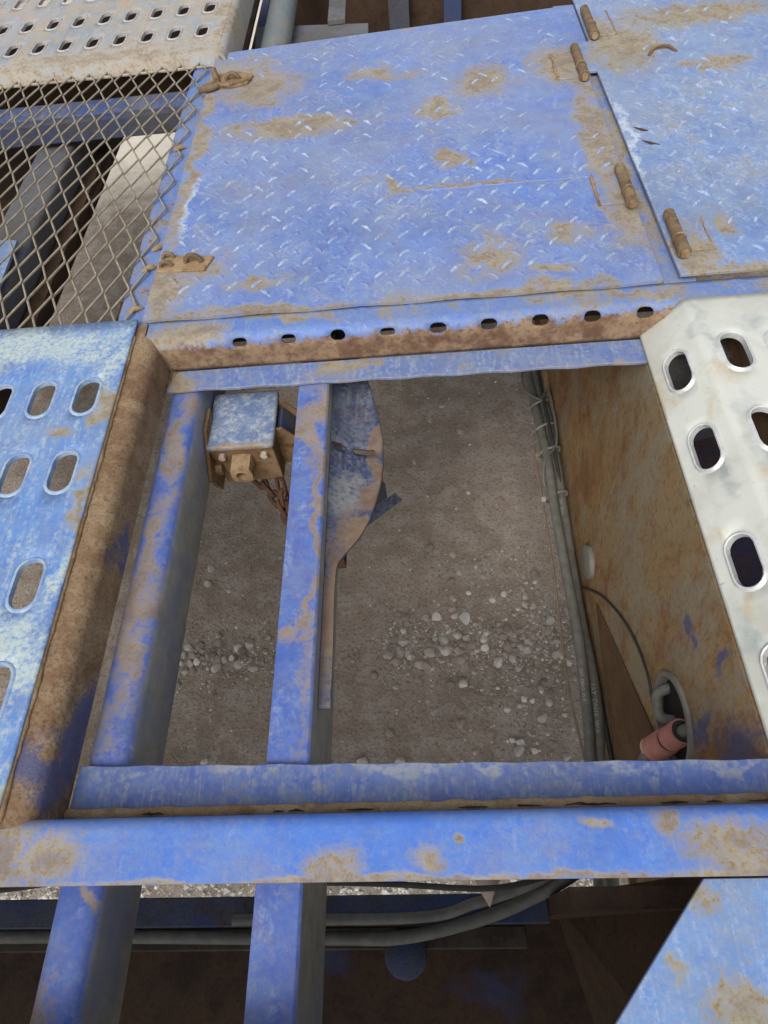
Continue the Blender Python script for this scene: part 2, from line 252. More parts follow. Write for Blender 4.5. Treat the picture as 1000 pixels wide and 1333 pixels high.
# ------------------------------------------------------------------ mesh helpers
class MB:
    def __init__(s): s.v = []; s.f = []
    def add(s, vs, fs):
        o = len(s.v); s.v += [Vector(p) for p in vs]; s.f += [tuple(i + o for i in f) for f in fs]; return s
    def box(s, x0, x1, y0, y1, z0, z1):
        return s.add([(x0, y0, z0), (x1, y0, z0), (x1, y1, z0), (x0, y1, z0), (x0, y0, z1), (x1, y0, z1), (x1, y1, z1), (x0, y1, z1)],
                     [(3, 2, 1, 0), (4, 5, 6, 7), (0, 1, 5, 4), (1, 2, 6, 5), (2, 3, 7, 6), (3, 0, 4, 7)])
    def hexa(s, b, t):
        return s.add(list(b) + list(t), [(3, 2, 1, 0), (4, 5, 6, 7), (0, 1, 5, 4), (1, 2, 6, 5), (2, 3, 7, 6), (3, 0, 4, 7)])
    def prism(s, poly, axis, a, b, cuts=1):            # poly: closed 2D outline in the other two axes
        n = len(poly)
        def P(u, v, t): return {'x': (t, u, v), 'y': (u, t, v), 'z': (u, v, t)}[axis]
        vs = [P(u, v, a + (b - a) * k / cuts) for k in range(cuts + 1) for u, v in poly]
        fs = [(k * n + i, k * n + (i + 1) % n, (k + 1) * n + (i + 1) % n, (k + 1) * n + i) for k in range(cuts) for i in range(n)]
        fs += [tuple(range(n - 1, -1, -1)), tuple(range(cuts * n, (cuts + 1) * n))]
        return s.add(vs, fs)
    def tube(s, pts, r, n=10, closed=False, cap=True):
        P = [Vector(p) for p in pts]; m = len(P); rs = r if isinstance(r, (list, tuple)) else [r] * m
        T = []
        for i in range(m):
            a = P[(i - 1) % m] if closed or i > 0 else P[i]; b = P[(i + 1) % m] if closed or i < m - 1 else P[i]
            T.append((b - a).normalized())
        u = T[0].orthogonal().normalized(); vs = []
        for i in range(m):
            u = (u - T[i] * u.dot(T[i])).normalized(); w_ = T[i].cross(u)
            vs += [P[i] + (u * math.cos(6.28319 * k / n) + w_ * math.sin(6.28319 * k / n)) * rs[i] for k in range(n)]
        fs = [(i * n + k, i * n + (k + 1) % n, ((i + 1) % m) * n + (k + 1) % n, ((i + 1) % m) * n + k) for i in range(m if closed else m - 1) for k in range(n)]
        if cap and not closed: fs += [tuple(range(n - 1, -1, -1)), tuple(range((m - 1) * n, m * n))]
        return s.add(vs, fs)
    def cyl(s, a, b, r, n=16): return s.tube([a, b], r, n)
    def mesh(s, name, off=(0, 0, 0), smooth=35, merge=False):
        me = bpy.data.meshes.new(name); o = Vector(off)
        me.from_pydata([tuple(v - o) for v in s.v], [], s.f)
        import bmesh
        bm = bmesh.new(); bm.from_mesh(me)
        if merge: bmesh.ops.remove_doubles(bm, verts=bm.verts, dist=1e-5)
        bmesh.ops.recalc_face_normals(bm, faces=bm.faces)
        bm.to_mesh(me); bm.free()
        if smooth:
            me.polygons.foreach_set('use_smooth', [True] * len(me.polygons)); me.set_sharp_from_angle(angle=math.radians(smooth))
        me.update(); return me
    def build(s, name, mat, parent=None, bevel=0., smooth=35, merge=False, solid=0., sub=0):
        off = ROOT[parent.name] if parent else (0, 0, 0)
        me = s.mesh(name, off, smooth, merge); me.materials.append(mat)
        o = bpy.data.objects.new(name, me); COL.objects.link(o)
        if parent: o.parent = parent; ROOT[o.name] = off
        else: ROOT[o.name] = (0, 0, 0)
        if solid:
            m = o.modifiers.new('solid', 'SOLIDIFY'); m.thickness = solid; m.offset = -1
        if bevel:
            m = o.modifiers.new('bevel', 'BEVEL'); m.width = bevel; m.segments = 2; m.limit_method = 'ANGLE'; m.angle_limit = math.radians(40)
        return o
ROOT = {}
def thing(name, label, cat, loc, group=None):
    o = bpy.data.objects.new(name, None); COL.objects.link(o); o.location = loc; o.empty_display_size = .02
    o['label'] = label; o['category'] = cat
    if group: o['group'] = group
    ROOT[o.name] = Vector(loc); return o
def tag(o, label, cat, group=None):
    o['label'] = label; o['category'] = cat
    if group: o['group'] = group
    return o
def inst(me, name, parent, loc, rot=(0, 0, 0), scale=(1, 1, 1)):
    o = bpy.data.objects.new(name, me); COL.objects.link(o)
    if parent: o.parent = parent; loc = Vector(loc) - Vector(ROOT[parent.name])
    o.location = loc; o.rotation_euler = rot; o.scale = scale; return o
def curve(pts, seg=8):
    P = [Vector(p) for p in pts]; out = []
    for i in range(len(P) - 1):
        a = P[i - 1] if i else P[i] * 2 - P[i + 1]; b, c = P[i], P[i + 1]; d = P[i + 2] if i + 2 < len(P) else P[i + 1] * 2 - P[i]
        for k in range(seg):
            t = k / seg
            out.append(.5 * ((2 * b) + (c - a) * t + (2 * a - 5 * b + 4 * c - d) * t * t + (3 * b - a - 3 * c + d) * t ** 3))
    out.append(P[-1]); return out
def arc(cx, cy, r, a0, a1, n=6):
    return [(cx + r * math.cos(math.radians(a0 + (a1 - a0) * k / n)), cy + r * math.sin(math.radians(a0 + (a1 - a0) * k / n))) for k in range(n + 1)]
def stadium(dx, dy, hw, hl):            # point on a slot outline (long axis y) in direction (dx, dy)
    L = hl - hw
    d = math.hypot(dx, dy); dx /= d; dy /= d
    if abs(dx) > 1e-9:
        t = hw / abs(dx)
        if abs(t * dy) <= L: return (dx * t, dy * t)
    sy = L if dy > 0 else -L
    bq = -dy * sy; cq = sy * sy - hw * hw
    t = -bq + math.sqrt(max(0, bq * bq - cq)); return (dx * t, dy * t)
def holed_sheet(mb, us, vs_, hole, fmap, q=6, mid=True):
    """grid of cells with borders us x vs_; hole(i, j) -> (cu, cv, hw, hl) or None; fmap(u, v) -> point"""
    for i in range(len(us) - 1):
        for j in range(len(vs_) - 1):
            u0, u1, v0, v1 = us[i], us[i + 1], vs_[j], vs_[j + 1]
            out = [(u0 + (u1 - u0) * k / q, v0) for k in range(q)] + [(u1, v0 + (v1 - v0) * k / q) for k in range(q)] + \
                  [(u1 - (u1 - u0) * k / q, v1) for k in range(q)] + [(u0, v1 - (v1 - v0) * k / q) for k in range(q)]
            h = hole(i, j); n = len(out)
            if h is None:
                cu, cv = (u0 + u1) / 2, (v0 + v1) / 2
                rings = [out, [(cu + (a - cu) * .5, cv + (b - cv) * .5) for a, b in out]]
                mb.add([fmap(*p) for r in rings for p in r] + [fmap(cu, cv)], [(k, (k + 1) % n, n + (k + 1) % n, n + k) for k in range(n)] + [(n + k, n + (k + 1) % n, 2 * n) for k in range(n)])
                continue
            cu, cv, hw, hl = h; ring = []
            for a, b in out:
                x, y = stadium(a - cu, b - cv, hw, hl); ring.append((cu + x, cv + y))
            mids = [((a + c_) / 2, (b + d_) / 2) for (a, b), (c_, d_) in zip(out, ring)]
            mb.add([fmap(*p) for r in (out, mids, ring) for p in r],
                   [(r * n + k, r * n + (k + 1) % n, (r + 1) * n + (k + 1) % n, (r + 1) * n + k) for r in (0, 1) for k in range(n)])
def rim_mesh(hw, hl, h=.0032, w_=.0045, name='slot_rim', mat=None):
    mb = MB(); N = 28; rings = []
    for gr, z in ((w_, -.0006), (w_ * .55, h * .75), (w_ * .25, h), (-.0006, h * .8), (-.0012, -.005)):
        r = []
        for k in range(N):
            t = 6.28319 * (k + .5) / N; x, y = stadium(math.cos(t) * .6, math.sin(t), hw + gr, hl + gr); r.append((x, y, z))
        rings.append(r)
    mb.add([p for r in rings for p in r], [(a * N + k, a * N + (k + 1) % N, (a + 1) * N + (k + 1) % N, (a + 1) * N + k) for a in range(len(rings) - 1) for k in range(N)])
    me = mb.mesh(name, smooth=60); me.materials.append(mat); return me

# ------------------------------------------------------------------ ground
GZ = -1.1
def gh(x, y):
    return GZ + .012 * noise.noise(Vector((x * 2.2, y * 2.2, 0))) + .006 * noise.noise(Vector((x * 9, y * 9, 3))) + .0025 * noise.noise(Vector((x * 30, y * 30, 7)))
def axis_pts(a, b, n, ext):
    core = [a + (b - a) * k / n for k in range(n + 1)]
    return [a - e for e in reversed(ext)] + core + [b + e for e in ext]
ext = [.15, .4, .9, 2, 5, 12, 30]
gx = axis_pts(-2.2, 1.0, 150, ext); gy = axis_pts(-.6, 4.6, 200, ext)
mb = MB(); mb.add([(x, y, gh(x, y)) for y in gy for x in gx], [(j * len(gx) + i, j * len(gx) + i + 1, (j + 1) * len(gx) + i + 1, (j + 1) * len(gx) + i) for j in range(len(gy) - 1) for i in range(len(gx) - 1)])
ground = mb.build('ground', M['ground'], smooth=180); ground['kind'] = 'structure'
ROOT['ground'] = Vector((0, 0, 0))
def rock(seed, angular=.3):
    import bmesh
    bm = bmesh.new(); bmesh.ops.create_icosphere(bm, subdivisions=2, radius=1)
    r = random.Random(seed)
    for k in range(9):                         # chip flat facets
        n = Vector((r.uniform(-1, 1), r.uniform(-1, 1), r.uniform(-.8, 1))).normalized(); d = r.uniform(.55, .85)
        for v in bm.verts:
            e = v.co.dot(n) - d
            if e > 0: v.co -= n * e
    me = bpy.data.meshes.new('stone'); bm.to_mesh(me); bm.free()
    me.polygons.foreach_set('use_smooth', [True] * len(me.polygons)); me.set_sharp_from_angle(angle=math.radians(25)); return me
rocks = []
for k in range(8):
    for m_ in STN:
        me = rock(k); me.materials.append(m_); rocks.append(me)
def stone(x, y, s, kind=None, flat=.6, asp=1.):
    k = rnd.randrange(8) * 4 + (kind if kind is not None else rnd.choices(range(4), (4, 5, 2, 3))[0])
    return inst(rocks[k], 'stone', ground, (x, y, gh(x, y) + s * flat * .18), (rnd.uniform(-.25, .25), rnd.uniform(-.25, .25), rnd.uniform(0, 6.3)), (s * asp, s, s * flat))
STONES = [(0.0, 0.778, 0.0183, 2), (0.08, 0.77, 0.0216, 2), (-0.094, 0.743, 0.0116, 2), (-0.1, 0.709, 0.0148, 0), (-0.022, 0.676, 0.0195, 0), (-0.034, 0.639, 0.0178, 1), (-0.085, 0.674, 0.013, 0), (0.062, 0.673, 0.0179, 1), (0.165, 0.825, 0.0118, 2), (0.23, 0.679, 0.0148, 0), (0.213, 0.619, 0.0113, 0), (-0.119, 0.582, 0.0112, 0), (-0.032, 0.54, 0.0095, 0), (-0.019, 0.513, 0.0127, 0), (-0.135, 0.463, 0.0142, 1), (0.049, 0.481, 0.0173, 1), (0.152, 0.568, 0.008, 2), (0.219, 0.535, 0.0128, 2), (-0.112, 0.39, 0.0156, 2), (-0.206, 0.392, 0.0157, 2), (0.177, 0.433, 0.0094, 2), (0.146, 0.906, 0.012, 0), (0.075, 0.917, 0.0103, 0), (0.109, 0.885, 0.0085, 0), (0.028, 0.808, 0.0134, 1), (0.045, 0.8, 0.0134, 1), (0.277, 0.801, 0.0118, 0), (0.26, 0.833, 0.0102, 0), (0.347, 0.63, 0.0115, 0), (0.315, 0.492, 0.0096, 0), (0.305, 0.388, 0.0126, 0), (0.267, 0.564, 0.0113, 1), (-0.625, 0.656, 0.0188, 0), (-0.701, 0.672, 0.0122, 0), (-0.691, 0.649, 0.0138, 1), (-0.606, 0.677, 0.012, 0), (-0.585, 0.683, 0.0102, 2), (-0.565, 0.705, 0.0154, 0), (-0.622, 0.403, 0.0132, 2), (-0.652, 0.686, 0.0104, 1), (-0.683, 0.699, 0.0104, 3), (-0.661, 0.671, 0.0086, 0), (-0.554, 0.666, 0.0102, 0), (-0.529, 0.679, 0.0102, 1), (-0.681, 0.976, 0.0165, 0), (-0.685, 0.919, 0.0127, 0), (-0.618, 0.895, 0.0107, 0), (-0.574, 0.882, 0.0071, 0), (-0.467, 1.002, 0.009, 0), (0.144, 1.4, 0.0059, 2), (0.06, 1.586, 0.0144, 0), (-0.043, 1.339, 0.0115, 0), (0.124, 1.204, 0.0074, 2), (0.183, 1.057, 0.0089, 1), (0.061, 0.983, 0.0122, 0), (0.127, 0.94, 0.0086, 0), (0.016, 1.519, 0.0101, 0), (0.118, 1.459, 0.0159, 1)]
for x, y, s, k in STONES: stone(x, y, s, k, rnd.uniform(.45, .75), rnd.uniform(.8, 1.2))
nst = len(STONES)
while nst < 300:                                # the two transverse drifts and loose stones around them
    t = rnd.random()
    if t < .52: x, y = rnd.uniform(-.14, .36), rnd.gauss(.70, .045)
    elif t < .70: x, y = rnd.uniform(-.74, -.48), rnd.gauss(.69, .028)
    elif t < .90: x, y = rnd.gauss(.24, .10), rnd.uniform(.38, .95)
    else: x, y = rnd.uniform(-.7, .33), rnd.uniform(.35, 1.5)
    s = .006 + .013 * rnd.random() ** 2
    stone(x, y, s); nst += 1
def gravel(name, n, place, smin, smax, mats, parent):
    mb = MB(); fs = [(0, 1, 2), (0, 2, 3), (0, 3, 4), (0, 4, 1), (5, 2, 1), (5, 3, 2), (5, 4, 3), (5, 1, 4)]
    for _ in range(n):
        x, y = place(); s = smin + (smax - smin) * rnd.random() ** 3; a = rnd.uniform(0, 6.3); z = gh(x, y) + s * .02
        p = [(x + rnd.uniform(-.3, .3) * s, y + rnd.uniform(-.3, .3) * s, z + s * rnd.uniform(.4, .8))]
        for k in range(4): q = s * rnd.uniform(.6, 1.2); p.append((x + q * math.cos(a + k * 1.57), y + q * math.sin(a + k * 1.57), z + rnd.uniform(-.2, .3) * s))
        p.append((x, y, z - s * .5)); mb.add(p, fs)
    o = mb.build(name, mats[0], parent, smooth=0)
    for m_ in mats[1:]: o.data.materials.append(m_)
    n8 = len(o.data.polygons); idx = []
    for k in range(n8 // 8): idx += [rnd.randrange(len(mats))] * 8
    o.data.polygons.foreach_set('material_index', idx[:n8] + [0] * (n8 - len(idx))); o['kind'] = 'stuff'; return o
def pl1():
    t = rnd.random()
    if t < .44: return rnd.uniform(-.15, .40), rnd.gauss(.70, .055)
    if t < .58: return rnd.uniform(-.8, -.45), rnd.gauss(.69, .05)
    if t < .76: return rnd.gauss(.27, .12), rnd.uniform(.3, 1.0)
    return rnd.uniform(-1.2, .5), rnd.uniform(.2, 2.2)
gravel('gravel', 9000, pl1, .0012, .0065, STN, ground)
gravel('pale_gravel', 5000, lambda: (rnd.uniform(-1.1, .35), rnd.uniform(-.12, .27)), .003, .013, [M['pale_gravel'], M['pale_gravel'], STN[2]], ground)

# ------------------------------------------------------------------ walkway frame round the opening
FR = thing('walkway_frame', 'blue and rusty welded steel frame round the open hatchway', 'frame', (0, .42, -.2))
# far rail: rolled edge with a row of drain holes, hung web below
R_ = .020; yw = .745
def far_map(u, s):                      # s runs from the flat top (s<0) over the bend to the web
    A = R_ * math.pi / 2
    if s <= 0: return (u, yw + R_ - s, 0)
    if s < A: t = s / R_; return (u, yw + R_ - R_ * math.sin(t), -R_ + R_ * math.cos(t))
    return (u, yw, -R_ - (s - A))
hx = [-.268 + .0734 * k for k in range(9)]
us = [-.412] + [-.268 + .0734 * (k - .5) for k in range(10)] + [.45, .60, .80]
ss = [-.03, 0, .004, .040, .0665]
mb = MB()
hole_r = [(.0105, .0075, .004), (.0105, .0075, .003), (.0105, .0095, 0), (.0105, .006, .002), (.0115, .0085, 0), (.0115, .009, 0), (.0115, .0095, 0), (.0115, .0095, 0), (.0115, .0095, 0)]
def far_map2(a, b): return far_map(b, a)     # slots with the long axis along the rail: u = s, v = x
holed_sheet(mb, ss, us, lambda i, j: (.021, hx[j - 1], hole_r[j - 1][1], hole_r[j - 1][0] + .0005) if i == 2 and 1 <= j <= 9 else None, far_map2, q=6)
mb.build('far_rail', M['rail_far'], FR, merge=True, solid=.004, smooth=60)
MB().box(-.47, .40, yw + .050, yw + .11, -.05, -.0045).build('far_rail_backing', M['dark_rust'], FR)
MB().prism([(x, y) for x, y in ((-.44, .775), (-.40, .775), (-.40, .80), (-.40, 1.70), (-.472, 1.70), (-.466, .80))], 'z', -.016, -.004).build('mesh_seat_strip', M['rail_far'], FR, bevel=.001)
MB().box(.335, .40, .796, 1.76, -.03, -.0005).build('hinge_rail', M['rail_far'], FR, bevel=.001)
# far ledge
mb = MB(); nx = 60
top = [(-.389 + .72 * k / nx, .703 - .003 * math.sin(k * .9) * .4 - .006 * k / nx) for k in range(nx + 1)]
poly = top + [(.331, .7435), (-.377, .7435)]
mb.prism(poly, 'z', -.060, -.055); mb.build('far_ledge', M['ledge_far'], FR, bevel=.0008)
# left rail: rolled edge, web, small toe
pr = [(-.446, -.004), (-.446, 0), (-.418, 0)] + arc(-.410, -.018, .018, 90, 12, 6) + [(-.3925, -.052), (-.391, -.060), (-.395, -.061), (-.399, -.02), (-.412, -.004)]
MB().prism(pr, 'y', .085, .790, 24).build('left_rail', M['web'], FR, smooth=50)
MB().box(-.386, -.374, .705, .744, -.061, -.0554).build('corner_weld', M['rust_tan'], FR, bevel=.002)
# near rail and ledge
pr = [(.046, -.005), (.046, .0005)] + [(.088, .0005)] + arc(.090, -.0125, .013, 88, 20, 5) + [(.1035, -.055), (.0985, -.055), (.096, -.016), (.088, -.005)]
MB().prism(pr, 'x', -.47, .46, 40).build('near_rail', M['rail_near'], FR, smooth=50)
mb = MB(); mb.prism([(-.387, .117), (.345, .115), (.345, .147), (.33, .1495)] + [(.33 - .715 * k / 50, .1495 + .0115 * k / 50 + .0006 * math.sin(k * 1.3)) for k in range(1, 51)], 'z', -.060, -.055)
mb.build('near_ledge', M['ledge_near'], FR, bevel=.0008)
# weld bead between rail and ledge
pts = []; x = -.385
while x < .33: pts.append((x, .112 + .0015 * noise.noise(Vector((x * 40, 0, 0))), -.050 + .002 * noise.noise(Vector((x * 55, 3, 0))))); x += .006
MB().tube(pts, [.0065 + .0015 * noise.noise(Vector((q_[0] * 70, 5, 0))) for q_ in pts], 7).build('weld_bead', M['rust_tan'], FR, smooth=60)
for k in range(16):
    x = rnd.uniform(-.33, .30); L = rnd.uniform(.012, .035)
    MB().tube([(x, .1105, -.0440), (x + L * .5, .1115 + rnd.uniform(-.001, .001), -.0432), (x + L, .1105, -.0440)], [.0004, rnd.uniform(.0007, .0014), .0004], 6).build('weld_flake', M['chain'], FR)
# right rail, hidden under the white plank
MB().prism([(.440, -.004), (.50, -.004), (.50, -.0075), (.4445, -.0075), (.4445, -.075), (.440, -.075)], 'y', .12, .74).build('right_rail', M['rust'], FR)

def rbox(mb, x0, x1, z0, z1, y0, y1, r, n=4, cuts=20):
    poly = arc(x1 - r, z1 - r, r, 0, 90, n) + arc(x0 + r, z1 - r, r, 90, 180, n) + arc(x0 + r, z0 + r, r, 180, 270, n) + arc(x1 - r, z0 + r, r, 270, 360, n)
    return mb.prism(poly, 'y', y0, y1, cuts)
# two lengthwise beams: top faces keep more paint than the flanks
rbox(MB(), -.387, -.3385, -.170, -.062, -.35, 1.1, .016).build('support_beam', M['beam'], FR, smooth=50)
mb = MB().prism([(-.1865, -.0625), (-.1865, -.069), (-.1475, -.069), (-.1475, -.205), (-.1405, -.205), (-.1405, -.0655), (-.1435, -.0625)], 'y', -.35, 1.1, 20)
mb.build('support_beam', M['beam'], FR, smooth=30, bevel=.0008)

# ------------------------------------------------------------------ tread-plate hatch covers
M['lug'] = paint('worn_highlight_lug_paint', (.17, .25, .60), (.28, .37, .64), pale=(.50, .56, .66), pale_amt=.85, pale_lo=.38, dust=.6, dust_lo=.53, edge=0, rough=.38, fleck=.3, tanfilm=.4)  # worn crests, with the highlight of light-facing lugs put into the colour
lug = MB(); n = 8
ring = [(.0150 * math.cos(6.28319 * k / n), .0046 * math.sin(6.28319 * k / n) - .0035 * math.cos(6.28319 * k / n) ** 2, 0) for k in range(n)]
lug.add(ring + [(-.008, -.0012, .0030), (0, 0, .0040), (.008, -.0012, .0030)], [(7, 0, 10), (0, 1, 10), (1, 2, 9, 10), (2, 3, 8, 9), (3, 4, 8), (4, 5, 8), (5, 6, 9, 8), (6, 7, 10, 9)])
def lug_me(mat): me = lug.mesh('tread_lug', smooth=80); me.materials.append(mat); return me
def tread(root, mat, zt, inside, x0, y0, nx_, ny_, flatzone, limit=300):
    L = []
    for j in range(ny_ * 2):
        for i in range(nx_):
            x = x0 + .0385 * (i + .5 * (j % 2)); y = y0 + .024 * j
            if inside(x, y): L.append((x, y, 1 if j % 2 else -1))
    me = lug_me(mat); me2 = lug_me(M['lug']); rest = MB(); rest2 = MB()
    for k, (x, y, d) in enumerate(L):
        hs = flatzone(x, y) * rnd.uniform(.65, 1.15); a = d * math.radians(-48) + rnd.uniform(-.05, .05)
        s = rnd.uniform(.80, .95)
        worn = rnd.random() < ((.9 if y < 1.15 else .45 if y < 1.4 else .3) if d < 0 else (.05 if y < 1.12 else .22)); sy = .85 if worn else 1.1  # these lugs get the painted highlight, mostly on one slant
        if not worn: hs *= .8
        elif y < 1.15: hs = max(hs, .8)
        if k < limit: inst(me2 if worn else me, 'tread_lug', root, (x, y, zt - .0002), (0, 0, a), (s, s * sy, hs))
        else:
            mt = Matrix.Translation((x, y, zt - .0002)) @ Matrix.Rotation(a, 4, 'Z') @ Matrix.Diagonal((s, s * sy, hs, 1))
            (rest2 if worn else rest).add([mt @ v for v in lug.v], lug.f)
    for r_, m_ in ((rest, mat), (rest2, M['lug'])):
        if r_.v: o = r_.build('tread_pattern', m_, root, smooth=80); o['kind'] = 'stuff'
def plate_poly(poly, z0, z1): return MB().prism(poly, 'z', z0, z1)
H1 = thing('hatch_cover', 'large blue tread-plate hatch cover, closed, with rust patches, behind the open hatchway', 'hatch cover', (-.03, 1.25, .001), 'tread-plate hatch covers')
q = [(-.4195, .793)] + [(-.4195 + .770 * k / 30, .793 + .0015 * math.sin(k * 1.1)) for k in range(1, 31)] + [(.3505, .79), (.352, 1.38), (.372, 1.53), (.375, 1.738), (-.423, 1.678)]
plate_poly(q, .001, .0062).build('plate', M['hatch'], H1, bevel=.0008)
def in1(x, y): return -.405 < x < .335 - .02 * (y < 1.1) and .812 < y < 1.66 + .07 * (x + .42) and not (-.43 < x < -.32 and (.885 < y < .955 or 1.49 < y < 1.60)) and not (x > .285 and (.94 < y < 1.10 or 1.37 < y < 1.54))
def flat1(x, y):
    f = .75 + .9 * noise.noise(Vector((x * 5, y * 5, 2)))
    if x > .1 and 1.08 < y < 1.42: f *= .35
    if y > 1.45: f *= .6
    return max(.18, min(1.15, f))
tread(H1, M['hatch'], .0062, in1, -.405, .812, 20, 20, flat1)
pts = [(.02 + .30 * k / 30, 1.071 + rnd.uniform(-.001, .001), .0060) for k in range(31)]
MB().tube(pts, [.0016] * 31, 6).build('seam_weld', M['hatch'], H1)
H2 = thing('hatch_cover', 'blue tread-plate hatch cover with whitish scuffs, cut off by the right picture edge', 'hatch cover', (.66, 1.25, .001), 'tread-plate hatch covers')
plate_poly([(.3745, .797), (1.05, .80), (1.05, 2.05), (.379, 2.05), (.377, 1.76), (.376, 1.545), (.350, 1.535), (.350, 1.420), (.3695, 1.418)], .0066, .012).build('plate', M['hatch2'], H2, bevel=.0008)
tread(H2, M['hatch2'], .012, lambda x, y: x > .40 + .03 * (y > 1.4) and .82 < y < 1.95 and x < .95 and not (x < .46 and .81 < y < .96) and not (x < .47 and 1.42 < y < 1.72), .40, .82, 15, 24, lambda x, y: max(.15, min(1.1, .7 + .9 * noise.noise(Vector((x * 5, y * 5, 5))))))
def hinge(root, x, y0, y1, side, z, leafmat):
    hz = z + .0095
    MB().box(min(x, x + side * .045), max(x, x + side * .045), y0 + .012, y1 - .004, z - .0005, z + .0035).build('hinge_leaf', leafmat, root, bevel=.001)
    h = MB(); L = y1 - y0
    h.cyl((x, y0 + .002, hz), (x, y0 + L * .30, hz), .0092); h.cyl((x, y0 + L * .36, hz), (x, y1, hz), .0086)
    h.tube([(x, y0 + L * .31, hz), (x, y0 + L * .33, hz), (x, y0 + L * .35, hz)], [.0098, .0106, .0098], 14); h.cyl((x, y0 - .001, hz), (x, y0 + .003, hz), .0102)
    o = h.build('hinge', M['hinge'], root, smooth=40, bevel=.0012)
    p = MB().cyl((x, y0 - .006, hz), (x, y1 + .005, hz), .0062)
    p.tube([(x + .008 * math.cos(a * .7), y0 + L * .315 + .001 * a, hz + .010 * math.sin(a * .7)) for a in range(10)], .0016, 6)
    p.build('pin', M['rust_tan'], o, smooth=40)
    wb_ = MB(); wb_.tube([(x + side * .046 + rnd.uniform(-.001, .001), y0 + .012 + (L - .016) * k / 10, z + .001) for k in range(11)], [rnd.uniform(.002, .004) for _ in range(11)], 6)
    wb_.build('weld', M['rust_tan'], root, smooth=60)
hinge(H1, .3425, .972, 1.074, -1, .0062, M['hatch']); hinge(H1, .3405, 1.392, 1.516, -1, .0062, M['hatch'])
hinge(H2, .386, .833, .929, 1, .012, M['hatch2']); hinge(H2, .3855, 1.545, 1.672, 1, .012, M['hatch2'])
def halfring(c, r, rr, ax=(1, 0, 0), up=(0, 0, 1), a0=0, a1=180, n=12):
    A, U_, c = Vector(ax), Vector(up), Vector(c)
    return MB().tube([c + A * r * math.cos(math.radians(a0 + (a1 - a0) * k / n)) + U_ * r * math.sin(math.radians(a0 + (a1 - a0) * k / n)) for k in range(n + 1)], rr, 8)
# latches
lp = MB().prism([(-.418, 1.515), (-.37, 1.506), (-.335, 1.516), (-.325, 1.552), (-.36, 1.572), (-.415, 1.567)], 'z', .0058, .0115)
o = lp.build('latch_plate', M['rust_tan'], H1, bevel=.0012)
halfring((-.367, 1.535, .010), .014, .0042).build('staple', M['hinge'], o, smooth=60)
MB().tube(curve([(-.436, 1.500, .012), (-.415, 1.500, .014), (-.398, 1.513, .013), (-.402, 1.538, .016), (-.407, 1.55, .030)]), .0065, 8).build('hook', M['hinge'], o, smooth=60)
MB().tube(curve([(-.430, 1.520, .010), (-.405, 1.518, .015), (-.375, 1.510, .013), (-.33, 1.53, .013)]), .0045, 8).build('hook', M['hinge'], o, smooth=60)
lp = MB().prism([(-.416, .905), (-.338, .900), (-.326, .934), (-.410, .945)], 'z', .0058, .0100)
o = lp.build('latch_plate', M['rust_tan'], H1, bevel=.001)
halfring((-.358, .922, .010), .0125, .0042, a0=-20, a1=200).build('staple', M['hinge'], o, smooth=60)
halfring((-.402, .938, .010), .009, .0034, a0=-20, a1=200).build('staple', M['hinge'], o, smooth=60)
halfring((-.402, .916, .010), .009, .0034, a0=-20, a1=200).build('staple', M['hinge'], o, smooth=60)
MB().tube(curve([(.475, 1.455, .012), (.49, 1.475, .017), (.515, 1.478, .017), (.53, 1.462, .012)]), .003, 6).build('lifting_loop', M['rust'], H2, smooth=60)
for (x, y) in ((.392, 1.20), (.397, 1.155)): MB().tube([(x, y, .012), (x + .012, y - .014, .0138), (x + .026, y - .018, .0122)], [.0008, .0022, .0006], 6).build('weld_flake', M['chain'], H2)

# ------------------------------------------------------------------ perforated planks
def plank(name, label, us, vs_, hole, fmap, mat, rimmat, loc, hw, hl, rim_h, rot=None, thick=.004):
    T = thing(name, label, 'walkway plank', loc, 'perforated walkway planks')
    mb = MB(); holed_sheet(mb, us, vs_, hole, fmap, q=5)
    mb.build('plate', mat, T, merge=True, solid=thick, smooth=40)
    me = rim_mesh(hw, hl, rim_h, mat=rimmat)
    for i in range(len(us) - 1):
        for j in range(len(vs_) - 1):
            h = hole(i, j)
            if h: inst(me, 'slot_rim', T, fmap(h[0], h[1]), rot(h[0]) if rot else (0, 0, 0))
    return T
HW, HL = .0165, .0325
ZL = .0065
cx = [-.4685 - .0645 * k for k in range(5)][::-1]
us = [-1.5, -1.2, -.95, -.759] + [(cx[k] + cx[k + 1]) / 2 for k in range(4)] + [-.441, -.4255]  # outermost columns carry the plank out of view, added to shade the ground
rows = [.079, .222, .350, .512, .643]
vl = [.0, .150, .286, .431, .5775, .708, .797]
PL = plank('perforated_plank', 'blue slotted walkway plank with pale worn ends, left of the open hatchway', us, vl,
    lambda i, j: (cx[i - 3], rows[j], HW, HL) if 3 <= i <= 7 and 0 <= j < 5 else None,
    lambda u, v: (u + .006 * (v - .5) * -1, v, ZL), M['plank_blue'], M['rim_blue'], (-.6, .42, .002), HW, HL, .0018)
MB().tube([(-.4255 - .006 * (y_ - .5) + rnd.uniform(-.001, .001), y_, .001) for y_ in [.10 + .008 * k for k in range(84)]], [.0028 + .0014 * noise.noise(Vector((k_ * .21, 0, 0))) for k_ in range(84)], 7).build('edge_weld', M['rust_tan'], PL, smooth=60)
MB().box(-1.5, -.43, .775, .797, -.010, .0024).build('end_lip', M['plank_blue'], PL, bevel=.001)
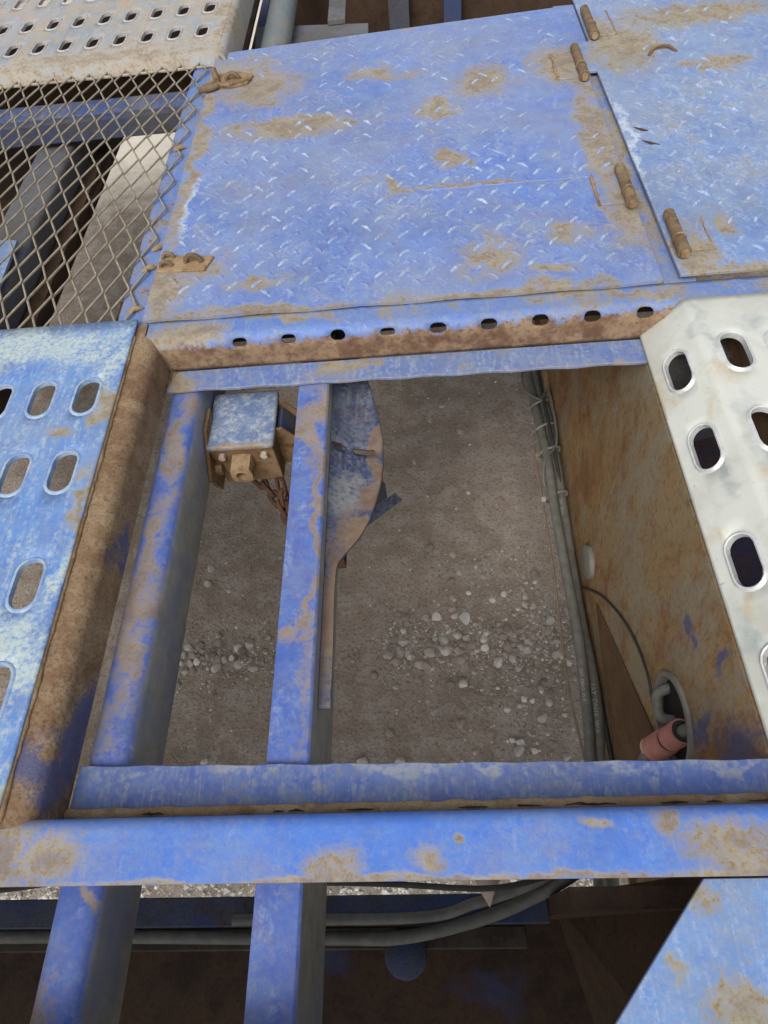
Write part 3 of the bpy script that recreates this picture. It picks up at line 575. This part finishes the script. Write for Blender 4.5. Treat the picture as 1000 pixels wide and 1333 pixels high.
# upper-left plank, front edge folded down
cx2 = [-.4635 - .0655 * k for k in range(11)][::-1]
us2 = [-1.8, -1.152] + [(cx2[k] + cx2[k + 1]) / 2 for k in range(10)] + [-.432, -.412]
rows2 = [1.768, 1.897, 2.051, 2.18, 2.335]
def fold(u, v):
    d = v - 1.660
    return (u, v, .022) if d >= 0 else (u, 1.660 + .35 * d, .022 + d * .9)
PU = plank('perforated_plank', 'dusty beige slotted walkway plank at the top left behind the mesh', us2, [1.628, 1.650, 1.660, 1.703, 1.832, 1.972, 2.115, 2.257, 2.42],
    lambda i, j: (cx2[i - 1], rows2[j - 3], .0135, .030) if 1 <= i <= 11 and 3 <= j < 8 else None, fold, M['plank_pale'], M['rim_pale'], (-.8, 2.0, .0), .0135, .030, .0022)
MB().prism([(-.412, .018), (-.412, .022)] + [(-.404, .020), (-.398, .012), (-.397, -.05), (-.401, -.05), (-.403, .008)], 'y', 1.645, 2.42).build('side_flange', M['plank_pale'], PU, smooth=50)
MB().box(-1.8, -.43, 1.78, 2.42, -.14, -.13).build('slot_shade_sheet', M['dark_rust'], PU)  # added dark sheet that makes the slots above look shaded
# white bent plank on the right: sloping skirt, bend, tread
SL = .0757; ang = math.radians(49); bx, bz = .370, .0065; RB = .016
def wmap(u, v):
    a = RB * math.tan(ang / 2); s = u - SL; Lb = RB * ang
    if s < -Lb / 2: d = -s - Lb / 2 + a; return (bx - d * math.cos(ang), v, bz - d * math.sin(ang))
    if s > Lb / 2: return (bx + s - Lb / 2 + a, v, bz)
    t = (Lb / 2 - s) / RB
    return (bx + a - RB * math.sin(t), v, bz - RB + RB * math.cos(t))
us3 = [0, .014, .059, .066, .070, .074, .078, .082, .086, .141, .2055, .27, .33]
cu3 = {1: .0365, 8: .1125, 9: .1735, 10: .238}
vr = [-.10, .0, .1435, .287, .432, .5775, .708, .753]
rows3 = [-.045, .065, .222, .352, .512, .643]
PW = plank('perforated_plank', 'whitish galvanised slotted plank with a bent skirt, right of the open hatchway', us3, vr,
    lambda i, j: (cu3[i], rows3[j], HW, HL) if i in cu3 and 1 <= j < 6 else None, wmap, M['galv'], M['rim_galv'], (.5, .4, .0), HW, HL, .004,
    rot=lambda u: (0, -ang, 0) if u < .06 else (0, 0, 0))

# ------------------------------------------------------------------ expanded-metal panel
MP = thing('mesh_panel', 'dusty tan expanded-metal mesh panel between the two planks on the left', 'mesh panel', (-.7, 1.22, 0))
px, py = .0213, .0434
for k in range(29):
    x = -.448 - px * k; p = []
    y0, nseg = .800, 20
    for j in range(nseg + 1):
        xx = x + (px / 2 - .0010) * (1 if (j + k) % 2 else -1) + rnd.uniform(-.0008, .0008)
        y = y0 + py * j - .012
        for e in (-.0022, .0022):
            if y0 - .014 < y + e < 1.655: p.append((xx, y + e, .001 + .0016 * (1 if (j + k) % 2 else -1)))
    MB().tube(p, .0020, 6).build('strand', M['mesh'], MP, smooth=60)
MB().tube([(-1.05 + .63 * k / 20, 1.640 + rnd.uniform(-.001, .001), -.001) for k in range(21)], .003, 6).build('edge_wire', M['mesh'], MP, smooth=60)
for (x, y) in ((-.436, .93), (-.43, .985), (-.44, .83), (-.447, 1.30)):
    MB().tube([(x - .012, y - .006, -.002), (x, y, .001), (x + .010, y + .004, -.003)], [.003, .0055, .002], 8).build('weld_blob', M['rust_tan'], MP, smooth=60)

# under the mesh
XB = thing('cross_beam', 'grimy blue and grey cross beam under the far edge of the mesh', 'beam', (-.75, 1.70, -.1))
MB().prism([(1.585, -.108), (1.585, -.062), (1.60, -.060), (1.665, -.060), (1.672, -.108)], 'x', -1.6, -.47).build('beam', M['dark_blue'], XB, bevel=.003)
MB().prism([(1.60, -.0595), (1.665, -.0595), (1.665, -.0560), (1.60, -.0575)], 'x', -1.55, -.473).build('flange', paint('cross_beam_paint', (.06, .10, .34), (.09, .13, .36), dust=.6, dust_lo=.5, edge=0), XB)
MB().box(-1.6, -.47, 1.74, 1.76, -.098, -.004).build('shade_backing', M['dark_rust'], XB)  # dark plate added in place of the shade behind the beam
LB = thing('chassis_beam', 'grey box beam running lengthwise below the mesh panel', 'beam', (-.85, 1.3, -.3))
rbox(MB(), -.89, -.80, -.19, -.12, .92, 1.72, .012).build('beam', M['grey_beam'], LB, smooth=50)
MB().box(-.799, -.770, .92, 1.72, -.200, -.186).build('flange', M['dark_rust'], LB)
MB().box(-1.7, -.891, .92, 2.3, -.36, -.35).build('dark_fill_sheet', M['dark_rust'], LB)  # added dark sheet filling the shaded void left of the beam
MB().box(-.905, -.891, .92, 1.72, -.349, -.19).build('side_plate', M['dark_rust'], LB)
BP = thing('sloping_plate', 'worn blue sloping plate at the left edge below the mesh', 'plate', (-.95, 1.05, -.1))
MB().hexa([(-1.25, .80, -.118), (-.79, .80, -.118), (-.805, 1.20, -.106), (-1.25, 1.26, -.106)], [(-1.25, .80, -.112), (-.79, .80, -.112), (-.805, 1.20, -.100), (-1.25, 1.26, -.100)]).build('plate', M['plank_blue'], BP)

# behind the far hatch edge
FB = thing('support_bracket', 'rusty flat bracket with an upright strap behind the tread-plate hatch', 'bracket', (-.25, 2.1, -.15))
MB().hexa([(-.415, 2.06, -.165), (-.10, 2.07, -.165), (-.10, 2.185, -.165), (-.43, 2.24, -.165)], [(-.415, 2.06, -.150), (-.10, 2.07, -.150), (-.10, 2.185, -.150), (-.43, 2.24, -.150)]).build('flat_bar', M['grey_beam'], FB, bevel=.002)
MB().prism([(-.42, 2.058), (-.10, 2.066), (-.10, 2.069), (-.42, 2.061)], 'z', -.20, -.150).build('front_lip', M['rust'], FB)
MB().box(-.215, -.165, 2.19, 2.60, -.149, -.135).build('strap', M['grey_beam'], FB, bevel=.002)
MB().box(-.40, -.36, 2.07, 2.12, -.6, -.166).build('post', M['dark_rust'], FB)
TB = thing('frame_tube', 'dusty blue-grey round tube behind the hatch beside the beige plank', 'tube', (-.36, 2.3, -.12))
MB().tube([(-.345, 1.74, -.12), (-.345, 2.9, -.12)], .038, 20).build('tube', paint('tube_paint', (.15, .18, .26), (.2, .22, .28), dust=.6, dust_lo=.5, edge=0), TB, smooth=60)
MB().box(-.385, -.30, 1.70, 1.74, -.17, -.06).build('end_plate', M['rust'], TB)
RP = thing('rusty_panel', 'dark rust-brown panel deep behind the far hatch edge', 'panel', (.1, 2.4, -.6))
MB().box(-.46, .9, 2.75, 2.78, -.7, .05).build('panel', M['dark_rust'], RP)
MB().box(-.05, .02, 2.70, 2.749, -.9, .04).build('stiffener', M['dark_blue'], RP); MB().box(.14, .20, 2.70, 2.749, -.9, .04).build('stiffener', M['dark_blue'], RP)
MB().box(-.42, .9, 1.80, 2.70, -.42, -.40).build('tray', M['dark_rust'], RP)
MB().box(-.455, -.43, 1.8, 2.74, -.44, -.20).build('side_rib', M['dark_blue'], RP)

# ------------------------------------------------------------------ latch box on the left beam
BX = thing('steel_box', 'small square worn blue and white steel box beside the left beam', 'box', (-.285, .69, -.2))
x0, x1, y0, y1 = -.3365, -.2315, .632, .745
rb = arc(x1 - .006, y1 - .006, .006, 0, 90, 3) + arc(x0 + .006, y1 - .006, .006, 90, 180, 3) + arc(x0 + .006, y0 + .006, .006, 180, 270, 3) + arc(x1 - .006, y0 + .006, .006, 270, 360, 3)
MB().prism(rb, 'z', -.120, -.110).build('lid', M['box_lid'], BX, bevel=.003, smooth=50)
MB().hexa([(x0 + .008, y0 + .006, -.205), (x1 - .003, y0 + .006, -.205), (x1 - .003, y1 - .004, -.205), (x0 + .008, y1 - .004, -.205)], [(x0 + .003, y0 + .003, -.1205), (x1 - .003, y0 + .003, -.1205), (x1 - .003, y1 - .003, -.1205), (x0 + .003, y1 - .003, -.1205)]).build('body', M['rust'], BX, bevel=.002)
mb = MB(); cxx, czz = -.286, -.148
out = []
for k in range(24):
    t = 6.28319 * k / 24; rr = .0165 / max(abs(math.cos(t)), abs(math.sin(t))) ** .6; out.append((cxx + rr * math.cos(t), czz + rr * math.sin(t)))
inn = [(cxx + .0085 * math.cos(6.28319 * k / 24), czz + .0085 * math.sin(6.28319 * k / 24)) for k in range(24)]
N = 24
mb.add([(x, y0 + .004, z) for x, z in out] + [(x, y0 - .026, z) for x, z in out] + [(x, y0 - .0275, z) for x, z in inn] + [(x, y0 - .003, z) for x, z in inn],
       [(r * N + k, r * N + (k + 1) % N, (r + 1) * N + (k + 1) % N, (r + 1) * N + k) for r in range(3) for k in range(N)] + [tuple(range(3 * N, 4 * N))])
mb.build('sleeve', M['rust_tan'], BX, smooth=45)
for x in (-.316, -.250):
    MB().cyl((x, y0 - .004, -.133), (x, y0 + .006, -.133), .0055, 6).build('screw', M['cream'], BX)
for y, s in ((.722, 1), (.668, 1)):
    MB().prism([(x1 - .004, -.118), (x1 + .010, -.116), (x1 + .036, -.150), (x1 + .030, -.200), (x1 - .004, -.200)], 'y', y, y + .003).build('fin', M['rust'], BX)
    MB().prism([(x0 + .006, -.124), (x0 - .008, -.122), (x0 - .001, -.150), (x0 + .008, -.155)], 'y', y, y + .003).build('fin', M['rust'], BX)
MB().prism([(x1 - .0005, -.125), (x1 + .006, -.125), (x1 + .028, -.16), (x1 + .022, -.195), (x1 - .0005, -.195)], 'y', .674, .721).build('side_pad', M['dark_blue'], BX)
mb = MB().prism([(.60, -.150), (.655, -.095), (.70, -.095), (.70, -.20), (.62, -.20)], 'x', -.3375, -.3325); mb.build('bracket', M['rust'], BX)
MB().cyl((-.334, .632, -.160), (-.322, .632, -.160), .011, 6).build('bolt', M['rust'], BX)
MB().tube([(-.30, .750, -.11), (-.30, .752, -.098), (-.29, .752, -.098), (-.29, .75, -.11)], .002, 6).build('wire_clip', M['chain'], BX)

# chains hanging below the box
def link_mesh():
    mb = MB(); p = []
    for k in range(16):
        t = 6.28319 * k / 16; p.append(((.0085 if math.cos(t) > 0 else -.0085) * (abs(math.cos(t)) > .01) + .0065 * math.cos(t), .0068 * math.sin(t), 0))
    mb.tube(p, .0036, 6, closed=True); me = mb.mesh('link', smooth=60); me.materials.append(M['chain']); return me
LK = link_mesh()
def chain(label, pts):
    P = curve(pts, 12); T = thing('chain', label, 'chain', pts[0], 'rusty chains under the steel box'); d = 0; k = 0; last = P[0]
    acc = 0
    for a, b in zip(P, P[1:]):
        acc += (b - a).length
        if acc >= .0195:
            acc = 0; q = (b - a).to_track_quat('X', 'Z').to_matrix() @ Matrix.Rotation(math.radians(90 if k % 2 else 0) + .5, 3, 'X')
            inst(LK, 'link', T, b, q.to_euler()); k += 1
chain('rusty chain drooping in front of the steel box', [(-.290, .655, -.203), (-.280, .643, -.207), (-.262, .628, -.225), (-.248, .613, -.245), (-.234, .594, -.265), (-.21, .585, -.28), (-.18, .60, -.28), (-.150, .64, -.207)])
chain('rusty chain hanging beside the middle beam', [(-.241, .645, -.203), (-.241, .631, -.212), (-.240, .621, -.235), (-.241, .607, -.26), (-.226, .592, -.285), (-.20, .60, -.30), (-.172, .64, -.29), (-.150, .68, -.207)])

# ------------------------------------------------------------------ curved guard plate and bracket below the middle beam
GP = thing('guard_plate', 'dark blue guard plate with a curved edge and two slots under the middle beam', 'guard plate', (-.13, .6, -.1))
EK = [(.225, -.1255), (.29, -.125), (.372, -.126), (.405, -.1248), (.418, -.122), (.436, -.111), (.461, -.095), (.491, -.083), (.529, -.074), (.56, -.0685), (.589, -.066), (.639, -.066), (.685, -.073), (.739, -.085), (.80, -.103), (.86, -.125), (.90, -.139)]
def edge_x(y):
    for (a, p), (b, q_) in zip(EK, EK[1:]):
        if a <= y <= b: return p + (q_ - p) * (y - a) / (b - a)
    return -.139
def gmap(u, y):                                     # u 0..1 from the beam web to the curved edge; the flared lobe is slightly dished
    x = -.1400 + (edge_x(y) + .1400) * u
    return (x, y, -.092 - .030 * math.sin(u * math.pi * .62) * math.sin(max(0, min(1, (y - .41) / .42)) * math.pi))
mb = MB(); yc = .6155
us_g = [.34 * k / 8 for k in range(8)] + [.34 + .66 * k / 8 for k in range(9)]
ya = [.2255 + .008 * k for k in range(47)] + [.598]; yb = [.633] + [.640 + .01 * k for k in range(26)]
def band(yy):
    m = len(us_g)
    mb.add([gmap(u, y) for y in yy for u in us_g], [(j * m + k, j * m + k + 1, (j + 1) * m + k + 1, (j + 1) * m + k) for j in range(len(yy) - 1) for k in range(m - 1)])
band(ya); band(yb)
def slotband(u0, u1, cu, hu):                      # a cell with one slot, long axis across the plate
    n = 32; W = .072
    out = [(u0 + (u1 - u0) * k / 8, .598) for k in range(8)] + [(u1, .598 + .035 * k / 8) for k in range(8)] + [(u1 - (u1 - u0) * k / 8, .633) for k in range(8)] + [(u0, .633 - .035 * k / 8) for k in range(8)]
    ring = []
    for a, b in out:
        q_ = stadium(b - yc, (a - cu) * W, .0062, hu * W); ring.append((cu + q_[1] / W, yc + q_[0]))
    mb.add([gmap(*p) for r in (out, ring) for p in r], [(k, (k + 1) % n, n + (k + 1) % n, n + k) for k in range(n)])
slotband(0, .34, .16, .135); slotband(.34, 1, .63, .215)
mb.build('plate', M['guard'], GP, solid=.005, smooth=60, merge=True)
LK2 = thing('lower_bracket', 'dark blue slotted angle bracket low behind the curved guard plate', 'bracket', (-.12, .78, -.42))
a = Vector((-.19, .635, -.44)); b = Vector((-.055, .745, -.44))
d_ = (b - a).normalized(); nrm = Vector((-d_.y, d_.x, 0))
def strip(mb, a, b, w0, w1, z0, z1):
    return mb.hexa([a + nrm * w0 + Vector((0, 0, z0)), b + nrm * w0 + Vector((0, 0, z0)), b + nrm * w1 + Vector((0, 0, z0)), a + nrm * w1 + Vector((0, 0, z0))],
                   [a + nrm * w0 + Vector((0, 0, z1)), b + nrm * w0 + Vector((0, 0, z1)), b + nrm * w1 + Vector((0, 0, z1)), a + nrm * w1 + Vector((0, 0, z1))])
strip(MB(), a, b, 0, .022, -.004, 0).build('flange', M['guard'], LK2)
mb = MB(); strip(mb, a, b - d_ * .02, .022, .030, .001, .05); strip(mb, a, b - d_ * .02, .066, .074, .001, .045); mb.build('web', M['dark_blue'], LK2)
strip(MB(), a, b - d_ * .025, .031, .065, -.003, .002).build('plate', M['dark_rust'], LK2)
MB().box(-.20, -.165, .60, .75, -.45, -.2).build('hanger', M['dark_rust'], LK2)

# ------------------------------------------------------------------ rusty side wall with port, boss, hoses
SW = thing('side_wall', 'tall rust-brown steel side wall below the white plank', 'wall plate', (.325, .7, -.69))
WX = .3245
mb = MB(); N = 40; pc = (.257, -.310); pr_ = .062
def zb(y): return -.692 + .16 * max(0, y - .78)
ring = [(pc[0] + pr_ * math.cos(6.28319 * k / N), pc[1] + pr_ * math.sin(6.28319 * k / N)) for k in range(N)]
def toedge(k):
    t = 6.28319 * k / N; c_, s_ = math.cos(t), math.sin(t); h_ = .12; m_ = h_ / max(abs(c_), abs(s_)); return (pc[0] + c_ * m_, pc[1] + s_ * m_)
sq = [toedge(k) for k in range(N)]
mb.add([(WX, y, z) for y, z in ring + sq], [(k, (k + 1) % N, N + (k + 1) % N, N + k) for k in range(N)])
yl = [-.25, pc[0] - .12, pc[0] + .12, .6, .78, 1.0, 1.3, 1.55]; 
def zlv(y): return [zb(y), pc[1] - .12, pc[1] + .12, -.062]
for i in range(len(yl) - 1):
    A, B = zlv(yl[i]), zlv(yl[i + 1])
    for j in range(3):
        if i == 1 and j == 1: continue
        mb.add([(WX, yl[i], A[j]), (WX, yl[i + 1], B[j]), (WX, yl[i + 1], B[j + 1]), (WX, yl[i], A[j + 1])], [(0, 1, 2, 3)])
w_ = mb.build('plate', M['wall'], SW, merge=True, smooth=0)
m_ = w_.modifiers.new('solid', 'SOLIDIFY'); m_.thickness = .006; m_.offset = 0
MB().prism([(WX - .020, -.003), (WX - .0035, -.003), (WX - .0035, .003), (WX - .020, .003)], 'y', 0, 1, 1)
fl = MB()
for k in range(len(yl) - 1):
    fl.hexa([(WX - .016, yl[k], zb(yl[k]) - .004), (WX - .0035, yl[k], zb(yl[k]) - .004), (WX - .0035, yl[k + 1], zb(yl[k + 1]) - .004), (WX - .016, yl[k + 1], zb(yl[k + 1]) - .004)],
            [(WX - .016, yl[k], zb(yl[k]) + .002), (WX - .0035, yl[k], zb(yl[k]) + .002), (WX - .0035, yl[k + 1], zb(yl[k + 1]) + .002), (WX - .016, yl[k + 1], zb(yl[k + 1]) + .002)])
fl.build('bottom_flange', M['rust_tan'], SW)
mb = MB(); rr = [(.069, WX - .0032), (.068, WX - .008), (.0605, WX - .008), (.058, WX + .03)]
mb.add([(x, pc[0] + r * math.cos(6.28319 * k / N), pc[1] + r * math.sin(6.28319 * k / N)) for r, x in rr for k in range(N)], [(i * N + k, i * N + (k + 1) % N, (i + 1) * N + (k + 1) % N, (i + 1) * N + k) for i in range(3) for k in range(N)])
mb.build('port_rim', M['port'], SW, smooth=40)
MB().cyl((WX + .0035, pc[0], pc[1]), (WX + .12, pc[0], pc[1]), .085, 24).build('port_shade_plug', M['black'], SW)  # solid black plug, the port's inner shade as plain colour
MB().tube([(WX - .003, .655, -.575), (WX - .012, .655, -.575), (WX - .014, .655, -.575)], [.036, .036, .030], 24).build('boss', M['port'], SW, smooth=40)
MB().hexa([(.3185, .5628, -.588), (.3205, .5628, -.588), (.3205, .20, -.70), (.3185, .20, -.70)], [(.3185, .565, -.580), (.3205, .565, -.580), (.3205, .235, -.385), (.3185, .235, -.385)]).build('gusset', rusty('gusset_rust', (.17, .105, .058), (.13, .075, .04), (.10, .055, .03)), SW)
# skirt behind the wall (hopper flank) so that the slots look down on steel
MB().prism([(WX + .004, -.065), (.62, -.30), (.62, -.305), (WX + .004, -.075)], 'y', .10, 1.5) 
HF = thing('hopper_flank', 'dark blue and rusty sloping hopper flank seen through the white plank slots', 'hopper', (.45, .6, -.2))
MB().hexa([(.332, -.2, -.30), (.75, -.2, -.16), (.75, .70, -.16), (.332, .70, -.30)], [(.332, -.2, -.29), (.75, -.2, -.15), (.75, .70, -.15), (.332, .70, -.29)]).build('flank', rusty('hopper_rust', (.13, .075, .045), (.05, .065, .16), (.06, .07, .15), scale=1.6), HF)
MB().box(.345, .75, .701, .735, -.30, -.06).build('end_plate', M['grey_beam'], HF)

def hose(label, pts, r, mat, name='hose', group=None, seg=8, cat='hose'):
    o = MB().tube(curve(pts, seg), r, 14).build(name, mat, smooth=60); tag(o, label, cat, group); return o
hR = [(.302, 1.62, -.60), (.303, 1.30, -.635), (.304, 1.0, -.634), (.305, .80, -.66), (.304, .60, -.678), (.304, .42, -.668), (.300, .31, -.70), (.297, .20, -.74), (.29, .0, -.77)]
hL = [(.276, 1.62, -.60), (.279, 1.29, -.645), (.282, .98, -.618), (.280, .82, -.622), (.282, .68, -.630), (.283, .50, -.632), (.281, .36, -.665), (.277, .25, -.71), (.26, .0, -.75)]
hose('thicker grey hydraulic hose nearest the rusty side wall', hR, .0125, M['hose'], 'hydraulic_hose', 'hydraulic hoses along the side wall')
hose('thinner grey hydraulic hose left of its pair, along the side wall', hL, .0108, M['hose'], 'hydraulic_hose', 'hydraulic hoses along the side wall')
hose('thin dark cable running behind the pair of grey hoses', [(.296, 1.6, -.585), (.298, 1.25, -.618), (.300, 1.02, -.612), (.312, .8, -.66), (.315, .55, -.682), (.316, .30, -.684), (.316, .1, -.69)], .0045, M['hose_dark'], 'cable', cat='cable')
hose('loose tan wire hanging left of the hoses in the opening', [(.255, 1.0, -.62), (.262, .70, -.66), (.263, .52, -.70), (.268, .42, -.73), (.281, .30, -.755), (.283, .22, -.76)], .0028, M['wire'], 'wire', cat='wire')
for k, (y, zc) in enumerate(((1.14, -.632), (1.06, -.628), (.985, -.626), (.865, -.640))):
    T = thing('cable_tie', ['grey cable tie round the hoses, topmost of four', 'grey cable tie round the hoses, second from the top', 'grey cable tie round the hoses, third from the top', 'lowest grey cable tie, with a pale head, round the hoses'][k], 'cable tie', (.29, y, zc), 'cable ties on the hoses')
    p = []
    for t in range(20):
        a = 6.28319 * t / 20; p.append((.2925 + .0255 * math.cos(a), y + .008 * math.cos(a), zc + .0165 * math.sin(a)))
    MB().tube(p, .0038, 6, closed=True).build('band', M['tie'], T, smooth=60)
    MB().box(.256, .266, y - .016, y - .006, zc + .002, zc + .012).build('head', M['tie_head'] if k == 3 else M['tie'], T, bevel=.001)
    MB().tube([(.262, y - .012, zc + .006), (.258, y - .020, zc + .004), (.257, y - .026, zc + .001)], .0016, 5).build('tail', M['tie'], T)
hose('thin looped wire tied to the hoses below the far ledge', [(.262, 1.24, -.61), (.252, 1.22, -.60), (.256, 1.17, -.605), (.288, 1.14, -.608), (.312, 1.17, -.61), (.316, 1.10, -.61), (.309, 1.0, -.612), (.276, .95, -.606), (.266, .905, -.62), (.272, .89, -.63), (.28, .93, -.612)], .0034, M['hose'], 'wire', cat='wire')
# hose print
def hose_text(txt, size, path, r, y0, up, parent):
    cu = bpy.data.curves.new('print', 'FONT'); cu.body = txt; cu.size = size; cu.extrude = 0.0
    to = bpy.data.objects.new('print_tmp', cu); COL.objects.link(to)
    dg = bpy.context.evaluated_depsgraph_get(); me0 = to.evaluated_get(dg).to_mesh()
    P = curve(path, 16); vs_ = []
    upv = Vector(up).normalized()
    S_ = [0]
    for a_, b_ in zip(P, P[1:]): S_.append(S_[-1] + (b_ - a_).length)
    s0 = next(S_[i] for i in range(len(P)) if P[i].y <= y0)
    def at(s):
        for i in range(len(P) - 1):
            if S_[i] <= s <= S_[i + 1]:
                t = (s - S_[i]) / (S_[i + 1] - S_[i]); return P[i].lerp(P[i + 1], t), (P[i + 1] - P[i]).normalized()
        return P[-1], (P[-1] - P[-2]).normalized()
    for v in me0.vertices:
        c_, t_ = at(s0 + v.co.x); side = t_.cross(upv).normalized(); u2 = side.cross(t_)
        a_ = (v.co.y - size * .35) / r
        vs_.append(c_ + (u2 * math.cos(a_) - side * math.sin(a_)) * (r + .0005))
    fs = [tuple(p.vertices) for p in me0.polygons]
    to.to_mesh_clear() if hasattr(to, 'to_mesh_clear') else None
    bpy.data.objects.remove(to)
    mb = MB(); mb.add(vs_, fs); o = mb.build('print', M['print'], parent, smooth=0); return o
hRo = bpy.data.objects['hydraulic_hose']; hLo = bpy.data.objects['hydraulic_hose.001']
hose_text('2AT  DN16  W.P.', .0125, hR[::-1] if False else hR, .0125, .43, (-.35, -.35, .8), hRo)
hose_text('2AT  DN16', .0085, hR, .0125, .86, (-.35, -.35, .8), hRo)
hose_text('2AT  DN12  W.P.', .0085, hL, .0108, .46, (-.45, -.35, .7), hLo)
# port contents
hose('grey hose coming out of the round port through the red sleeve', [(WX + .09, .24, -.25), (WX + .02, .238, -.275), (.319, .236, -.294), (.303, .234, -.372), (.298, .226, -.412), (.292, .20, -.47), (.285, .1, -.55)], .0095, M['hose'], 'hose')
hose('grey cable entering the round port behind the red sleeve', [(WX + .08, .26, -.30), (WX + .01, .262, -.325), (.316, .272, -.340), (.314, .288, -.338), (.320, .305, -.325), (WX + .05, .31, -.30)], .0078, M['hose'], 'cable', cat='cable')
hose('thin dark cable slanting down the rusty wall into the port', [(.317, .64, -.66), (.3185, .56, -.535), (.3185, .47, -.435), (.3185, .40, -.385), (.312, .335, -.345), (.311, .30, -.345), (.318, .27, -.335), (WX + .05, .25, -.31)], .0022, M['hose_dark'], 'cable', cat='cable')
RS = thing('red_sleeve', 'faded red split plastic sleeve at the round port', 'pipe sleeve', (.31, .24, -.34))
ax0 = Vector((.321, .2365, -.284)); ax1 = Vector((.3035, .2345, -.368))
def sleeve(a, b, ro, ri, gap):
    d = (b - a).normalized(); u = d.cross(Vector((0, 1, 0))).normalized(); v = d.cross(u); mb = MB(); n = 26; rows_ = []
    for p, r in ((a, ri), (a, ro), (b, ro), (b, ri)):
        rows_.append([p + (u * math.cos(t) + v * math.sin(t)) * r for t in [gap + (6.28319 - 2 * gap) * k / n for k in range(n + 1)]])
    m = n + 1
    mb.add([q_ for r in rows_ for q_ in r], [(i * m + k, i * m + k + 1, ((i + 1) % 4) * m + k + 1, ((i + 1) % 4) * m + k) for i in range(4) for k in range(n)])
    return mb
sleeve(ax0, ax0.lerp(ax1, .40), .0175, .0150, .25).build('sleeve_ring', M['red'], RS, smooth=40)
sleeve(ax0.lerp(ax1, .47), ax1, .0185, .0158, .35).build('sleeve_ring', M['red'], RS, smooth=40)
sleeve(ax0, ax1 - (ax1 - ax0) * .02, .0148, .0097, .0).build('liner', M['hose_dark'], RS, smooth=40)
MB().tube(curve([(.293, .246, -.366), (.290, .240, -.372), (.292, .232, -.378)]), .0042, 8).build('torn_lip', M['cream'], RS, smooth=60)

# ------------------------------------------------------------------ below the near rail
BPN = thing('belly_pan', 'dark rusty belly pan with a cross channel, below the near rail', 'belly pan', (-.2, -.1, -.5))
MB().prism([(.058, -.46), (.058, -.400), (.022, -.402), (.022, -.415), (.050, -.413), (.050, -.46)], 'x', -1.3, .13, 12).build('cross_channel', M['dark_blue'], BPN, bevel=.002)
MB().prism([(.0215, -.442), (.0215, -.436), (-.006, -.436), (-.006, -.442)], 'x', -1.3, .10, 12).build('channel_lip', rusty('grimy_lip', (.10, .08, .06), (.07, .055, .045), (.05, .035, .025)), BPN, bevel=.002)
MB().box(-1.3, .40, -.27, .049, -.530, -.524).build('floor', M['dark_rust'], BPN)
MB().hexa([(.15, .06, -.523), (.225, -.25, -.523), (.235, -.25, -.523), (.16, .06, -.523)], [(.33, .065, -.075), (.30, -.25, -.075), (.31, -.25, -.075), (.34, .065, -.075)]).build('side_plate', M['dark_rust'], BPN)
MB().box(.13, .32, .030, .052, -.523, -.20).build('end_plate', M['dark_rust'], BPN)
MB().tube([(-.066, -.012, -.455), (-.066, -.012, -.43), (-.066, -.012, -.427)], [.029, .029, .025], 20).build('boss', M['dark_blue'], BPN, smooth=40)
hose('grey hose curving along the cross channel below the near rail', [(-1.2, .012, -.415), (-.6, .013, -.415), (-.18, .008, -.412), (-.07, .008, -.405), (.03, .026, -.395), (.10, .048, -.385), (.16, .075, -.37), (.24, .12, -.39), (.285, .14, -.54)], .0085, M['hose'])
hose('second hose curving behind the grey one below the near rail', [(-.30, .030, -.392), (-.05, .030, -.390), (.03, .045, -.380), (.10, .064, -.370), (.17, .095, -.36), (.25, .135, -.38), (.285, .16, -.52)], .007, M['hose'])
hose('dark cable strung over the pale gravel below the near rail', [(-.80, .058, -.33), (-.60, .064, -.31), (-.50, .073, -.30), (-.385, .079, -.30), (-.24, .0695, -.30), (-.08, .0640, -.30), (.05, .058, -.305), (.14, .075, -.33)], .0036, M['hose_dark'], 'cable', cat='cable')
DP = thing('deck_plate', 'blue deck plate with a diagonal cut edge at the lower right', 'deck plate', (.3, -.1, -.02))
MB().prism([(.2155, .0455), (.60, .0455), (.60, -.40), (-.05, -.40), (-.05, -.235), (.123, -.053)], 'z', -.020, -.0145).build('plate', M['deck_plate'], DP, bevel=.0008)
RD = thing('added_shade_deck', 'blue deck added out of view under the viewer to shade the bay below the near rail', 'walkway', (-.5, -.4, 0))  # unseen deck, added to block light from the lower bay
MB().box(-1.2, .9, -.70, -.078, -.004, .002).build('plate', M['deck_plate'], RD, bevel=.001)
MB().box(-1.2, .9, -.082, -.078, -.06, -.0045).build('front_lip', M['deck_plate'], RD)
SC = thing('scrap', 'small pale torn plastic scrap on the hoses below the near rail', 'scrap', (.05, .05, -.37))
MB().add([(.030, .074, -.352), (.066, .072, -.350), (.058, .058, -.362), (.050, .040, -.370), (.040, .056, -.366)], [(0, 4, 2, 1), (4, 3, 2)]).build('sheet', M['cream'], SC, solid=.001)
